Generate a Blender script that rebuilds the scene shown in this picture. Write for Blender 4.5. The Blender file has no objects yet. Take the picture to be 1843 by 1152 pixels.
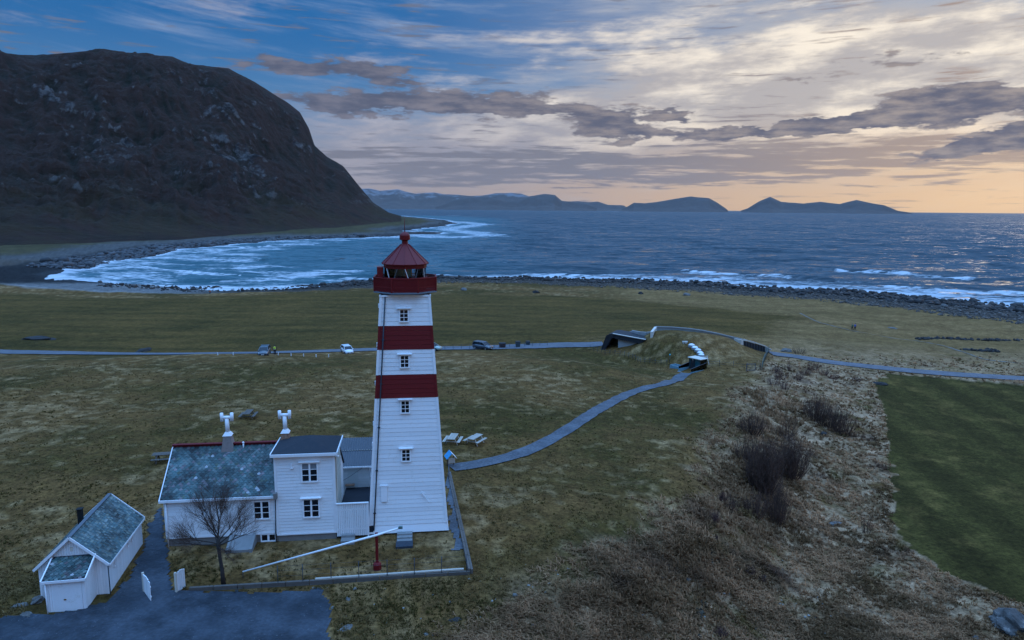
import bpy, bmesh, math, random
import numpy as np
from mathutils import Vector, Matrix
random.seed(7); RNG = np.random.default_rng(7)
C = bpy.context.scene.collection
SC = bpy.context.scene
R_ = math.radians

# ------------------------------------------------------------------ camera
W0, H0, FPX = 1843.0, 1152.0, 1250.0
PITCH, ROLL, CAMZ = 9.11, 0.5, 37.0
_p, _r = R_(PITCH), R_(ROLL)
_f = np.array([0, math.cos(_p), -math.sin(_p)]); _r0 = np.array([1., 0, 0]); _u0 = np.cross(_r0, _f)
CR = _r0*math.cos(_r)+_u0*math.sin(_r); CU = _u0*math.cos(_r)-_r0*math.sin(_r)
CAM = np.array([0, 0, CAMZ])
cam_data = bpy.data.cameras.new('camera'); cam = bpy.data.objects.new('camera', cam_data); C.objects.link(cam)
cam_data.sensor_width = 36; cam_data.lens = FPX/W0*36; cam_data.clip_start = 0.5; cam_data.clip_end = 200000
M = Matrix(((CR[0], CU[0], -_f[0], 0), (CR[1], CU[1], -_f[1], 0), (CR[2], CU[2], -_f[2], CAMZ), (0, 0, 0, 1)))
cam.matrix_world = M
SC.camera = cam

def ray(px, py):
    d = _f*FPX+CR*(px-W0/2)-CU*(py-H0/2)
    return d/np.linalg.norm(d)
def azel(px, py):
    d = ray(px, py)
    return math.degrees(math.atan2(d[0], d[1])), math.degrees(math.asin(d[2]))

# ------------------------------------------------------------------ node helper
class E:
    """a socket with arithmetic"""
    def __init__(s, nt, sock): s.nt = nt; s.s = sock
    def _m(s, op, *a, clamp=False):
        n = s.nt.nodes.new('ShaderNodeMath'); n.operation = op; n.use_clamp = clamp
        for i, v in enumerate(a):
            if isinstance(v, E): s.nt.links.new(v.s, n.inputs[i])
            else: n.inputs[i].default_value = v
        return E(s.nt, n.outputs[0])
    def __add__(s, o): return s._m('ADD', s, o)
    __radd__ = __add__
    def __mul__(s, o): return s._m('MULTIPLY', s, o)
    __rmul__ = __mul__
    def __sub__(s, o): return s._m('SUBTRACT', s, o)
    def __rsub__(s, o): return s._m('SUBTRACT', o, s)
    def __truediv__(s, o): return s._m('DIVIDE', s, o)
    def __rtruediv__(s, o): return s._m('DIVIDE', o, s)
    def __neg__(s): return s._m('MULTIPLY', s, -1.0)
    def pow(s, o): return s._m('POWER', s, o)
    def max(s, o): return s._m('MAXIMUM', s, o)
    def min(s, o): return s._m('MINIMUM', s, o)
    def abs(s): return s._m('ABSOLUTE', s)
    def sat(s): return s._m('ADD', s, 0.0, clamp=True)
    def exp(s): return s._m('EXPONENT', s)
    def sin(s): return s._m('SINE', s)
    def sstep(s, a, b):
        n = s.nt.nodes.new('ShaderNodeMapRange'); n.interpolation_type = 'SMOOTHSTEP'
        s.nt.links.new(s.s, n.inputs[0])
        lo, hi, x, y = (a, b, 0.0, 1.0) if a < b else (b, a, 1.0, 0.0)
        n.inputs[1].default_value = lo; n.inputs[2].default_value = hi; n.inputs[3].default_value = x; n.inputs[4].default_value = y
        return E(s.nt, n.outputs[0])
class G:
    """small graph builder"""
    def __init__(s, nt): s.nt = nt
    def new(s, t): return s.nt.nodes.new(t)
    def link(s, a, b): s.nt.links.new(a.s if isinstance(a, E) else a, b)
    def put(s, v, inp):
        if isinstance(v, E): s.nt.links.new(v.s, inp)
        elif isinstance(v, (tuple, list)) and len(v) == 3 and inp.type == 'RGBA': inp.default_value = (*v, 1)
        else: inp.default_value = v
    def coord(s, kind='Object'):
        n = s.new('ShaderNodeTexCoord'); return E(s.nt, n.outputs[kind])
    def pos(s):
        n = s.new('ShaderNodeNewGeometry'); return E(s.nt, n.outputs['Position'])
    def attr(s, name, out='Fac'):
        n = s.new('ShaderNodeAttribute'); n.attribute_name = name; return E(s.nt, n.outputs[out])
    def sep(s, v):
        n = s.new('ShaderNodeSeparateXYZ'); s.link(v, n.inputs[0]); return [E(s.nt, n.outputs[i]) for i in range(3)]
    def comb(s, x, y, z):
        n = s.new('ShaderNodeCombineXYZ')
        for i, v in enumerate((x, y, z)): s.put(v, n.inputs[i])
        return E(s.nt, n.outputs[0])
    def vscale(s, v, sc):
        n = s.new('ShaderNodeMapping'); s.link(v, n.inputs[0]); n.inputs[3].default_value = sc if isinstance(sc, tuple) else (sc,)*3
        return E(s.nt, n.outputs[0])
    def noise(s, v, scale=1.0, detail=4.0, rough=0.55, dist=0.0, color=False):
        n = s.new('ShaderNodeTexNoise'); s.link(v, n.inputs['Vector']); n.inputs['Scale'].default_value = scale
        n.inputs['Detail'].default_value = detail; n.inputs['Roughness'].default_value = rough; n.inputs['Distortion'].default_value = dist
        return E(s.nt, n.outputs['Color' if color else 'Fac'])
    def voro(s, v, scale=1.0, feature='F1', out='Distance', rand=1.0):
        n = s.new('ShaderNodeTexVoronoi'); s.link(v, n.inputs['Vector']); n.feature = feature
        n.inputs['Scale'].default_value = scale; n.inputs['Randomness'].default_value = rand
        return E(s.nt, n.outputs[out])
    def mix(s, f, a, b, mode='MIX'):
        n = s.new('ShaderNodeMix'); n.data_type = 'RGBA'; n.blend_type = mode
        s.put(f, n.inputs[0]); s.put(a, n.inputs[6]); s.put(b, n.inputs[7])
        return E(s.nt, n.outputs[2])
    def scale(s, c, f):
        n = s.new('ShaderNodeVectorMath'); n.operation = 'SCALE'; s.put(c, n.inputs[0]); s.put(f, n.inputs['Scale'])
        return E(s.nt, n.outputs[0])
    def bump(s, h, strength=0.5, dist=0.1, normal=None):
        n = s.new('ShaderNodeBump'); s.put(strength, n.inputs['Strength']); n.inputs['Distance'].default_value = dist
        s.link(h, n.inputs['Height'])
        if normal is not None: s.link(normal, n.inputs['Normal'])
        return E(s.nt, n.outputs[0])
def mat(name):
    m = bpy.data.materials.new(name); m.use_nodes = True; nt = m.node_tree
    b = nt.nodes['Principled BSDF']; return m, G(nt), b

# ------------------------------------------------------------------ sun, world, exposure
SUN_AZ, SUN_EL = 40.0, 7.0
sun_d = bpy.data.lights.new('sun', 'SUN'); sun_d.energy = 0.09; sun_d.angle = R_(16); sun_d.color = (1, .82, .62)
sun = bpy.data.objects.new('sun', sun_d); C.objects.link(sun)
sv = Vector((math.sin(R_(SUN_AZ))*math.cos(R_(SUN_EL)), math.cos(R_(SUN_AZ))*math.cos(R_(SUN_EL)), math.sin(R_(SUN_EL))))
sun.rotation_euler = sv.to_track_quat('Z', 'Y').to_euler(); sun.location = sv*300

def build_world():
    w = bpy.data.worlds.new('World'); SC.world = w; w.use_nodes = True; nt = w.node_tree; g = G(nt)
    bg = nt.nodes['Background']; bg.inputs[1].default_value = 1.0
    d = g.coord('Generated')
    nn = g.new('ShaderNodeVectorMath'); nn.operation = 'NORMALIZE'; g.link(d, nn.inputs[0]); d = E(nt, nn.outputs[0])
    x, y, z = g.sep(d)
    el = z._m('ARCSINE', z)*(180/math.pi)
    az = x._m('ARCTAN2', x, y)*(180/math.pi)
    hl = (x*x+y*y+1e-6)._m('SQRT', x*x+y*y+1e-6)
    hx, hy = x/hl, y/hl
    # clear air: physical sky, tinted to the photograph's cool white balance
    sky = g.new('ShaderNodeTexSky'); sky.sky_type = 'NISHITA'; sky.sun_disc = False
    sky.sun_elevation = R_(SUN_EL); sky.sun_rotation = R_(SUN_AZ); sky.altitude = 40; sky.dust_density = 1.5; sky.ozone_density = 3.0
    cosang = (x*sv[0]+y*sv[1]+z*sv[2])
    glow = cosang.sstep(0.55, 1.0)                      # 0 far from the sun .. 1 at it
    glow2 = glow*glow
    warm = g.mix(1.0, E(nt, sky.outputs[0]), (0.62, 0.80, 1.18), 'MULTIPLY')
    clear = g.scale(warm, SKYK)
    # blue air away from the glow, paler towards the horizon
    blue = g.mix(el.sstep(4, 14), (.09, .21, .38), (.012, .110, .31))
    blue = g.mix(el.sstep(15, 60), blue, (.52, 1.22, 2.65))  # overhead blue raised well above the visible sky, added to light the walls
    hor = g.mix(az.sstep(-10, 38), (.31, .265, .28), (.74, .34, .045))
    base = g.mix(el.sstep(9.5, 0.5), blue, hor)
    base = g.mix(glow2*el.sstep(34, 12)*0.45, base, (.55, .50, .42))
    base = g.mix(0.08, base, clear)
    # high thin cloud: streaks that fan away to left and right
    q = az-6.0
    c1 = el-q*q*0.0021*el.sstep(45, 14)
    warp = g.noise(g.comb(hx*3.0, hy*3.0, el*0.16), 1.0, 3)
    n1 = g.noise(g.comb(hx*4.2+warp*0.8, hy*4.2, c1*0.62+warp*1.3), 1.0, 7, 0.62)
    n1b = g.noise(g.comb(hx*9.0, hy*9.0, c1*1.9), 1.0, 6, 0.65)
    cover = 0.42+0.0*az
    cir = (n1*0.72+n1b*0.28 + az.sstep(-15, 40)*0.13 - (el.sstep(3.5, 8.5)*-0.05) )
    cir = (cir-az.sstep(0, -40)*0.055).sstep(0.475, 0.80)*(az.sstep(24, -4)*0.65+0.35)
    whitec = g.mix(glow, (.22, .30, .46), (.62, .57, .50))
    whitec = g.mix(el.sstep(12, 2.5), whitec, g.mix(az.sstep(-5, 38), (.34, .30, .31), (.76, .40, .11)))
    whitec = g.mix(el.sstep(17, 55), whitec, (1.2, 2.0, 3.2))  # overhead cloud brightened too, an added fill for the white walls
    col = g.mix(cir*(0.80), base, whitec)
    # upper veil: thicker cloud sheet on the right
    n2 = g.noise(g.comb(hx*7.0+31.0, hy*7.0+warp*0.5, el*0.50-az*0.02), 1.0, 9, 0.60)
    def blobs(lst, wz=1.0):
        tot = None
        wn = g.noise(g.comb(hx*17.0, hy*17.0, el*0.95), 1.0, 8, 0.60, color=True)
        wx, wy, wz_ = g.sep(wn)
        ax = az+(wx-0.5)*6.0*wz; ey = el+(wy-0.5)*2.2*wz
        for (px, py, rx, ry, rot, k) in lst:
            a0, e0 = azel(px, py); ra, re = rx/21.5, ry/21.5
            dx = ax-a0; dy = ey-e0
            c, s_ = math.cos(R_(rot)), math.sin(R_(rot))
            ux = (dx*c+dy*s_)*(1/ra); uy = (dy*c-dx*s_)*(1/re)
            v = (-(ux*ux+uy*uy)).exp()*k
            tot = v if tot is None else tot+v
        return tot
    veil = blobs([(1700, 120, 420, 70, 2, 1.0), (1350, 120, 260, 45, -3, .9), (1500, 190, 500, 60, 0, .8), (1250, 190, 350, 40, 0, .7), (1640, 30, 300, 40, -10, .8),
                  (1000, 250, 420, 60, 0, .75), (800, 290, 330, 60, 0, .6), (1080, 60, 200, 20, 4, .35)], 1.3)
    veil = (veil*0.74+(n2-0.5)*2.6+(n1b-0.5)*0.8).sstep(0.10, 1.0)
    vc = g.mix(glow, (.33, .33, .40), (.88, .78, .64))
    vc = g.mix(n2.sstep(0.66, 0.42)*0.88, vc, g.mix(glow, (.19, .21, .29), (.36, .33, .33)))
    vc = g.mix(el.sstep(8, 2)*0.7, vc, g.mix(az.sstep(0, 38), (.27, .25, .28), (.68, .37, .12)))
    col = g.mix(veil*0.88, col, vc)
    # grey-mauve bands low over the sea
    nb = g.noise(g.comb(hx*11.0, hy*11.0, el*2.5+5.0), 1.0, 9, 0.60, 0.15)
    band = (blobs([(1120, 292, 560, 24, 0, 1.0), (1560, 296, 300, 20, 0, .55), (780, 318, 260, 18, 0, .8), (1180, 322, 300, 14, 0, .6), (1700, 265, 260, 22, 0, .6), (760, 275, 260, 14, 0, .5)], .6)
            + (nb-0.5)*5.6-0.20).sstep(0.10, 0.95)
    bc = g.mix(az.sstep(5, 40), (.135, .140, .180), (.33, .24, .19))
    col = g.mix(band*0.80, col, bc)
    # dark scattered cumulus
    nd = g.noise(g.comb(hx*22.0, hy*22.0, el*1.7), 1.0, 9, 0.60)
    dk = blobs([(620, 185, 110, 13, 0, 1.0), (840, 190, 200, 17, -2, 1.15), (690, 138, 80, 18, -8, .8), (560, 122, 90, 12, 0, .7), (500,112,60,9,0,.5),
                (1100, 222, 62, 22, -8, 1.25), (1215, 210, 42, 9, -5, 1.1), (1150, 243, 60, 8, 0, .8), (1290, 243, 90, 8, 0, .8),
                (1480, 226, 150, 12, 4, 1.25), (1600, 208, 80, 13, 12, 1.0), (1690, 172, 90, 12, 4, .95), (1800, 188, 60, 14, 0, .8), (1820, 172, 50, 11, 0, .55),
                (1790, 262, 100, 12, 8, 1.1), (1850, 240, 60, 18, 10, 1.0), (1720, 215, 60, 10, 6, .6), (950, 168, 60, 8, 0, .5), (80, 90, 60, 8, 0, .4), (1640,105,140,12,0,.45), (1450,140,60,7,0,.4)], 1.0)
    dk = (dk*1.25+(nd-0.5)*2.8*(dk.sstep(0.0, 0.30)*0.9+0.1)-0.08).sstep(0.24, 0.68)
    core = g.mix(glow, (.070, .082, .130), (.095, .098, .140))
    core = g.mix(nd.sstep(0.35, 0.7)*0.45, core, g.mix(glow, (.24, .23, .28), (.55, .45, .36)))
    col = g.mix(dk*0.98, col, core)
    # below the horizon
    col = g.mix(z.sstep(-0.02, -0.10), col, (.06, .08, .11))
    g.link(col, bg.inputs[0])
    w.cycles.sampling_method = 'MANUAL'; w.cycles.sample_map_resolution = 1024
SKYK = 0.10
build_world()
SC.view_settings.view_transform = 'Standard'; SC.view_settings.look = 'None'; SC.view_settings.gamma = 1; SC.view_settings.use_curve_mapping = False
SC.view_settings.exposure = 0.32
SC.cycles.use_denoising = True
SC.cycles.max_bounces = 6; SC.cycles.diffuse_bounces = 2; SC.cycles.glossy_bounces = 3; SC.cycles.transmission_bounces = 5; SC.cycles.volume_bounces = 0
SC.cycles.transparent_max_bounces = 8
SC.cycles.sample_clamp_indirect = 5
# ------------------------------------------------------------------ numpy noise
_perm = np.random.default_rng(3).permutation(4096)
_gr = np.random.default_rng(4).uniform(0, 2*math.pi, 4096); _gx, _gy = np.cos(_gr), np.sin(_gr)
def perlin(x, y, seed=0):
    xi = np.floor(x).astype(np.int64); yi = np.floor(y).astype(np.int64); xf = x-xi; yf = y-yi
    def h(a, b): return _perm[(_perm[(a+seed*131) & 4095]+b+seed*17) & 4095]
    u = xf*xf*xf*(xf*(xf*6-15)+10); v = yf*yf*yf*(yf*(yf*6-15)+10)
    def gd(a, b, dx, dy):
        k = h(a, b); return _gx[k]*dx+_gy[k]*dy
    n00 = gd(xi, yi, xf, yf); n10 = gd(xi+1, yi, xf-1, yf); n01 = gd(xi, yi+1, xf, yf-1); n11 = gd(xi+1, yi+1, xf-1, yf-1)
    return ((n00*(1-u)+n10*u)*(1-v)+(n01*(1-u)+n11*u)*v)*1.5
def fbm(x, y, o=4, seed=0, gain=.5, ridged=False):
    t = 0; a = 1.0; s = 0
    for i in range(o):
        n = perlin(x, y, seed+i)
        if ridged: n = 1-2*np.abs(n)
        t = t+n*a; s += a; a *= gain; x = x*2.03+7.1; y = y*2.03+3.7
    return t/s
def sst(x, a, b):
    t = np.clip((x-a)/(b-a), 0, 1); return t*t*(3-2*t)

def onz(px, py, z):
    d = ray(px, py); return CAM+d*((z-CAMZ)/d[2])

# ------------------------------------------------------------------ terrain height
CTRL = [(-300,1152,14.5),(-150,800,14.6),(0,1000,14.6),(300,1000,14.6),(600,970,14.6),(840,960,14.6),(840,1030,14.45),(600,1100,14.3),(200,1140,14.4),(1000,1100,13.9),(1100,980,13.8),
 (900,850,14.4),(600,780,14.4),(300,780,14.5),(0,800,14.6),(1100,850,13.6),(1250,850,13.2),(1200,760,13.0),(950,720,13.2),(600,700,13.2),(200,700,13.3),(-100,670,12.7),(0,660,12.6),
 (150,652,12.3),(300,648,12.2),(450,645,12.1),(600,645,12.0),(780,646,11.8),(900,648,11.6),(1040,650,11.5),(1110,665,11.6),(1140,700,11.9),(1250,715,12.4),(1300,730,12.5),(1180,730,12.6),
 (-200,640,9.0),(0,636,9.2),(150,637,9.2),(300,637,9.2),(450,636,9.2),(600,634,9.2),(750,631,9.1),(900,627,8.9),(1020,624,8.8),
 (-200,600,8.2),(0,610,8.6),(0,560,6.0),(150,590,7.6),(300,590,7.2),(300,560,6.0),(300,535,4.8),(0,535,4.0),(600,600,8.2),(600,565,6.5),(600,535,4.8),(900,600,8.3),(900,560,6.3),(900,535,4.8),(1000,605,8.5),
 (1060,632,8.7),(1100,641,8.6),(1170,664,8.8),(1195,684,9.3),(1140,645,8.7),(1240,676,9.2),(1290,670,9.4),(1330,660,9.6),
 (1183,597,12.7),(1230,598,12.9),(1280,604,12.6),(1322,617,11.7),(1240,626,11.7),(1190,618,11.7),(1300,640,10.6),(1150,608,10.4),(1210,650,9.3),(1360,642,9.6),
 (1180,582,7.6),(1100,600,8.2),(1300,592,7.8),(1345,603,7.9),(1230,586,7.7),
 (1390,636,8.8),(1400,640,8.7),(1500,650,8.4),(1600,662,8.2),(1843,684,7.7),(2100,705,7.6),(1600,600,5.6),(1450,600,7.0),(1843,645,6.2),(2050,660,6.0),(1843,615,4.4),(1700,600,4.8),(1500,565,4.7),(1300,552,4.8),(1200,543,4.7),(1000,536,4.8),
 (1600,700,8.2),(1843,720,8.0),(1843,900,8.4),(1700,1000,8.6),(1620,900,8.3),(1600,800,8.2),(1843,1060,8.6),(2000,1152,8.8),(2200,900,8.4),(2200,1300,8.8),
 (1500,700,8.7),(1490,800,8.6),(1460,900,8.7),(1420,1000,8.8),(1500,1100,8.9),(1700,1140,8.9),(1380,1140,9.2),(1500,1300,9.2),(1400,1500,9.4),
 (1385,655,10.2),(1350,700,11.8),(1330,740,12.5),(1310,800,12.7),(1270,890,12.9),(1200,960,13.2),(1130,1050,13.4),(1070,1152,13.5),(1000,1400,13.6),
 (1410,690,9.9),(1410,760,10.1),(1390,830,10.2),(1340,930,10.7),(1300,1010,11.0),(1270,1100,11.2),(1220,1250,11.4),
 (0,1500,14.4),(500,1500,14.3)]
_cp = np.array([[*onz(a, b, z)[:2], z] for a, b, z in CTRL])
_cp = np.vstack([_cp, [[-60, -30, 14], [0, -40, 13.5], [80, -30, 9], [-200, 50, 14], [-200, 130, 12], [-240, 200, 8], [250, 100, 7.5], [250, 180, 6], [150, 20, 8.5]]])
def _phi(r2): return 0.5*r2*np.log(r2+1e-9)
_S = 100.0
def _fit():
    P = _cp[:, :2]/_S; n = len(P)
    K = _phi(((P[:, None]-P[None])**2).sum(-1))+np.eye(n)*2e-5
    Q = np.hstack([np.ones((n, 1)), P]); A = np.block([[K, Q], [Q.T, np.zeros((3, 3))]])
    return np.linalg.solve(A, np.concatenate([_cp[:, 2], [0, 0, 0]]))
_w = _fit()
def rbf(x, y):
    x = np.asarray(x, float).ravel(); y = np.asarray(y, float).ravel(); o = np.empty(len(x)); P = _cp[:, :2]/_S; n = len(P)
    for i in range(0, len(x), 60000):
        a = np.stack([x[i:i+60000], y[i:i+60000]], 1)/_S
        o[i:i+60000] = _phi(((a[:, None]-P[None])**2).sum(-1))@_w[:n]+_w[n]+a@_w[n+1:]
    return o
COASTPX = [(3200,700),(2400,612),(1950,566),(1843,554),(1760,543),(1700,540),(1600,528),(1500,521),(1400,518),(1300,509),(1220,507),(1150,502),(1050,502),(950,498),(880,499),(785,497),(700,502),(650,506),(600,511),(550,514),(500,519),
 (420,521),(360,517),(300,516),(200,510),(110,501),(90,493),(150,483),(200,470),(260,462),(330,447),(400,441),(480,434),(600,429),(700,426),(735,423),(790,421),(795,418),(735,417),(750,412),(795,408),(822,401),(800,396),(760,392),(725,389)]
_coast = [tuple(onz(a, b, 0)[:2]) for a, b in COASTPX]
_coast = np.array(_coast+[(-520, 2600), (-5000, 3500), (-5000, -800), (3000, -800), (1500, 60)])
def coast_sd(x, y):
    """signed distance to the waterline, positive on land"""
    x = np.asarray(x, float).ravel(); y = np.asarray(y, float).ravel()
    out = np.empty(len(x)); A = _coast; B = np.roll(_coast, -1, 0)
    for i in range(0, len(x), 50000):
        px = x[i:i+50000, None]; py = y[i:i+50000, None]
        dx, dy = B[:, 0]-A[:, 0], B[:, 1]-A[:, 1]
        t = np.clip(((px-A[:, 0])*dx+(py-A[:, 1])*dy)/(dx*dx+dy*dy), 0, 1)
        d = np.sqrt(((px-A[:, 0]-t*dx)**2+(py-A[:, 1]-t*dy)**2).min(1))
        c = ((A[:, 1] > py) != (B[:, 1] > py)) & (px < dx*(py-A[:, 1])/(dy+1e-12)+A[:, 0])
        out[i:i+50000] = np.where(c.sum(1) % 2 == 1, d, -d)
    return out
def inpoly(x, y, poly):
    A = np.array(poly); B = np.roll(A, -1, 0); c = np.zeros(len(x), int)
    for a, b in zip(A, B):
        c += ((a[1] > y) != (b[1] > y)) & (x < (b[0]-a[0])*(y-a[1])/(b[1]-a[1]+1e-12)+a[0])
    return c % 2 == 1
def pdist(x, y, pts):
    P = np.array(pts)[:, :2]; best = np.full(len(x), 1e9)
    for a, b in zip(P[:-1], P[1:]):
        d = b-a; t = np.clip(((x-a[0])*d[0]+(y-a[1])*d[1])/(d@d), 0, 1)
        best = np.minimum(best, np.hypot(x-a[0]-t*d[0], y-a[1]-t*d[1]))
    return best
def sd_eff(x, sd): return np.where(sd > 0, sd/np.interp(x, [-400, -160, -60, 60, 220], [1.0, .75, 1.0, 1.45, 1.6]), sd)
def base_z(x, y, sd=None):
    x = np.asarray(x, float).ravel(); y = np.asarray(y, float).ravel()
    D = np.hypot(x, y)
    if sd is None: sd = coast_sd(x, y)
    z = rbf(x, y)
    wfar = sst(D, 265, 330)
    far = 8*(1-np.exp(-np.maximum(sd, 0)/140))
    z = z*(1-wfar)+far*wfar
    wj = fbm(x/14, y/14, 3, 40)*4.5
    s = sd_eff(x, sd)+wj*sst(sd, -2, 10)
    prof = np.interp(s, [-400, -60, -10, 0, 6, 22, 40, 52, 80, 200], [-14, -3.0, -.8, -.05, .6, 2.4, 3.9, 5.0, 9.0, 30])
    # the small reef spit and sandy inner bay are lower
    return np.minimum(z, prof)
_zg = None
def g0(x, y):
    """base ground height at one point (no small relief)"""
    return float(base_z([x], [y])[0])
def at(px, py, z=None):
    """the point of the ground seen at this place of the photograph"""
    if z is not None: return Vector(onz(px, py, z))
    d = ray(px, py); t = np.exp(np.linspace(math.log(15), math.log(3000), 500))
    P = CAM+d[None]*t[:, None]; zz = base_z(P[:, 0], P[:, 1]); k = np.argmax(P[:, 2] < zz)
    lo, hi = t[k-1], t[k]
    tt = np.linspace(lo, hi, 40); P = CAM+d[None]*tt[:, None]; zz = base_z(P[:, 0], P[:, 1]); k = max(1, int(np.argmax(P[:, 2] < zz)))
    a0 = P[k-1, 2]-zz[k-1]; a1 = P[k, 2]-zz[k]; f = a0/(a0-a1+1e-12); q = P[k-1]*(1-f)+P[k]*f
    return Vector((q[0], q[1], base_z([q[0]], [q[1]])[0]))
def path_at(lst): return [at(*p) for p in lst]
def catmull(pts, n=12):
    P = [np.array(p, float) for p in pts]; P = [2*P[0]-P[1]]+P+[2*P[-1]-P[-2]]; out = []
    for i in range(1, len(P)-2):
        for k in range(n):
            t = k/n; a, b, c, d = P[i-1], P[i], P[i+1], P[i+2]
            out.append(0.5*(2*b+(c-a)*t+(2*a-5*b+4*c-d)*t*t+(3*b-a-3*c+d)*t**3))
    out.append(P[-2]); return out

# roads and paths (centre lines seen in the photograph)
ROAD_L = catmull(path_at([(-300,629),(-100,631),(0,634),(120,636),(250,638),(380,637),(500,635),(640,631),(760,628.5),(850,627),(950,623.5),(1020,621),(1085,619)]), 10)
ROAD_R = catmull(path_at([(1385,636),(1430,642),(1500,653),(1600,664),(1700,673),(1843,682),(2050,694),(2300,705)]), 10)
PATH_M = catmull(path_at([(812,843),(860,836),(920,822),(975,800),(1030,768),(1080,736),(1130,710),(1165,698),(1200,690),(1222,681),(1235,672)]), 10)
TRAIL = catmull(path_at([(1440,565),(1480,583),(1560,600),(1640,612),(1700,623),(1770,645),(1843,655),(1950,670)]), 6)
YARD = [at(*p, 14.42) for p in [(-500,1500),(-500,1140),(-60,1122),(40,1112),(100,1104),(190,1085),(225,1050),(250,1010),(262,965),(280,925),(292,900),(303,985),(306,1020),(322,1062),(430,1066),(585,1059),(594,1090),(598,1152),(604,1500)]]
GFIELD = [tuple(at(*p)[:2]) for p in [(1600,672),(1575,690),(1588,730),(1596,780),(1603,850),(1607,930),(1612,970),(1650,1000),(1720,1040),(1790,1068),(1850,1090),(1990,1150),(2600,1400),(3000,1000),(2600,745),(1843,695)]]
UFIELD = [tuple(at(*p)[:2]) for p in [(-400,532),(0,529),(300,538),(420,536),(640,522),(800,529),(1000,533),(1200,545),(1350,561),(1420,566),(1440,575),(1380,600),(1330,603),(1180,588),(1060,618),(900,622),(500,633),(0,632),(-400,628)]]

# ------------------------------------------------------------------ ground sheet
def make_grid(name, X, Y, Z):
    nr, nc = X.shape
    co = np.stack([X, Y, Z], -1).reshape(-1, 3).astype(np.float32)
    i = np.arange(nr-1)[:, None]*nc+np.arange(nc-1)[None]
    q = np.stack([i, i+1, i+1+nc, i+nc], -1).reshape(-1, 4).astype(np.int32)
    me = bpy.data.meshes.new(name); me.vertices.add(len(co)); me.vertices.foreach_set('co', co.ravel())
    me.loops.add(q.size); me.loops.foreach_set('vertex_index', q.ravel())
    me.polygons.add(len(q)); me.polygons.foreach_set('loop_start', np.arange(0, q.size, 4, dtype=np.int32)); me.polygons.foreach_set('loop_total', np.full(len(q), 4, np.int32))
    me.polygons.foreach_set('use_smooth', np.ones(len(q), bool))
    me.update(calc_edges=True); return me
def fattr(me, name, v):
    a = me.attributes.new(name, 'FLOAT', 'POINT'); a.data.foreach_set('value', np.asarray(v, np.float32).ravel())
def cattr(me, name, v):
    a = me.attributes.new(name, 'FLOAT_COLOR', 'POINT')
    v = np.concatenate([v, np.ones((len(v), 1))], 1).astype(np.float32); a.data.foreach_set('color', v.ravel())
def link(name, me, m=None, parent=None, kind=None, loc=None):
    o = bpy.data.objects.new(name, me); C.objects.link(o)
    if m is not None: me.materials.append(m)
    if parent is not None: o.parent = parent
    if kind: o['kind'] = kind
    if loc is not None: o.location = loc
    return o

def crest_x(y): return np.interp(y, [25, 35, 40, 48, 55, 70, 90, 130, 170], [-8, -2, 2.2, 9.5, 15, 21.5, 30, 49, 66])
def relief(x, y, sd):
    """small relief of the ground in metres"""
    D = np.hypot(x, y)
    road = np.minimum(np.minimum(pdist(x, y, ROAD_L), pdist(x, y, ROAD_R)), pdist(x, y, PATH_M))
    flat = sst(road, 2.0, 5.0)
    yardm = inpoly(x, y, [p[:2] for p in YARD])
    flat = np.where(yardm, 0.0, flat)
    # the house terrace is even
    hb = np.hypot((x+13)/19, (y-46)/13); flat = flat*sst(hb, .85, 1.15)*1.0+0.0
    gf = inpoly(x+fbm(x/3, y/3, 3, 141)*1.6, y+fbm(x/3, y/3, 3, 142)*1.6, GFIELD); uf = sum(inpoly(x+fbm(x/25, y/25, 3, 143+i)*14+i*2-3, y+fbm(x/25, y/25, 3, 153+i)*10, UFIELD)*.25 for i in range(4))
    rough = np.where(gf, .12, 1-.65*uf)
    n = fbm(x/26, y/26, 3, 1)*.55+fbm(x/6, y/6, 3, 5)*.16
    t = fbm(x/1.3, y/1.3, 3, 9)*.10
    # tussocky rough ground east of the crest
    rp = sst(x-crest_x(y)+fbm(x/6, y/6, 3, 140)*5, -2.5, 3.5)*(~gf)*sst(170-y, 0, 60)*sst(D, 15, 20)*sst(y, 5, 20)
    t = t*(1+1.6*rp)+rp*(fbm(x/2.2, y/2.2, 3, 12, ridged=True))*.13
    n = n*(0.5+0.5*sst(D, 60, 110))
    beach = sst(sd_eff(x, sd), 50, 36)*sst(sd, -2, 4)
    n = n*(1-beach)+beach*fbm(x/4, y/4, 3, 15)*.6
    return (n+t)*flat*rough, rp, beach, gf, uf, flat

def ground_z(x, y):
    x = np.asarray(x, float).ravel(); y = np.asarray(y, float).ravel(); sd = coast_sd(x, y)
    return base_z(x, y, sd)+relief(x, y, sd)[0]
def gz(x, y): return float(ground_z([x], [y])[0])
def gat(px, py):
    p = at(px, py); p.z = gz(p.x, p.y); return p

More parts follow.
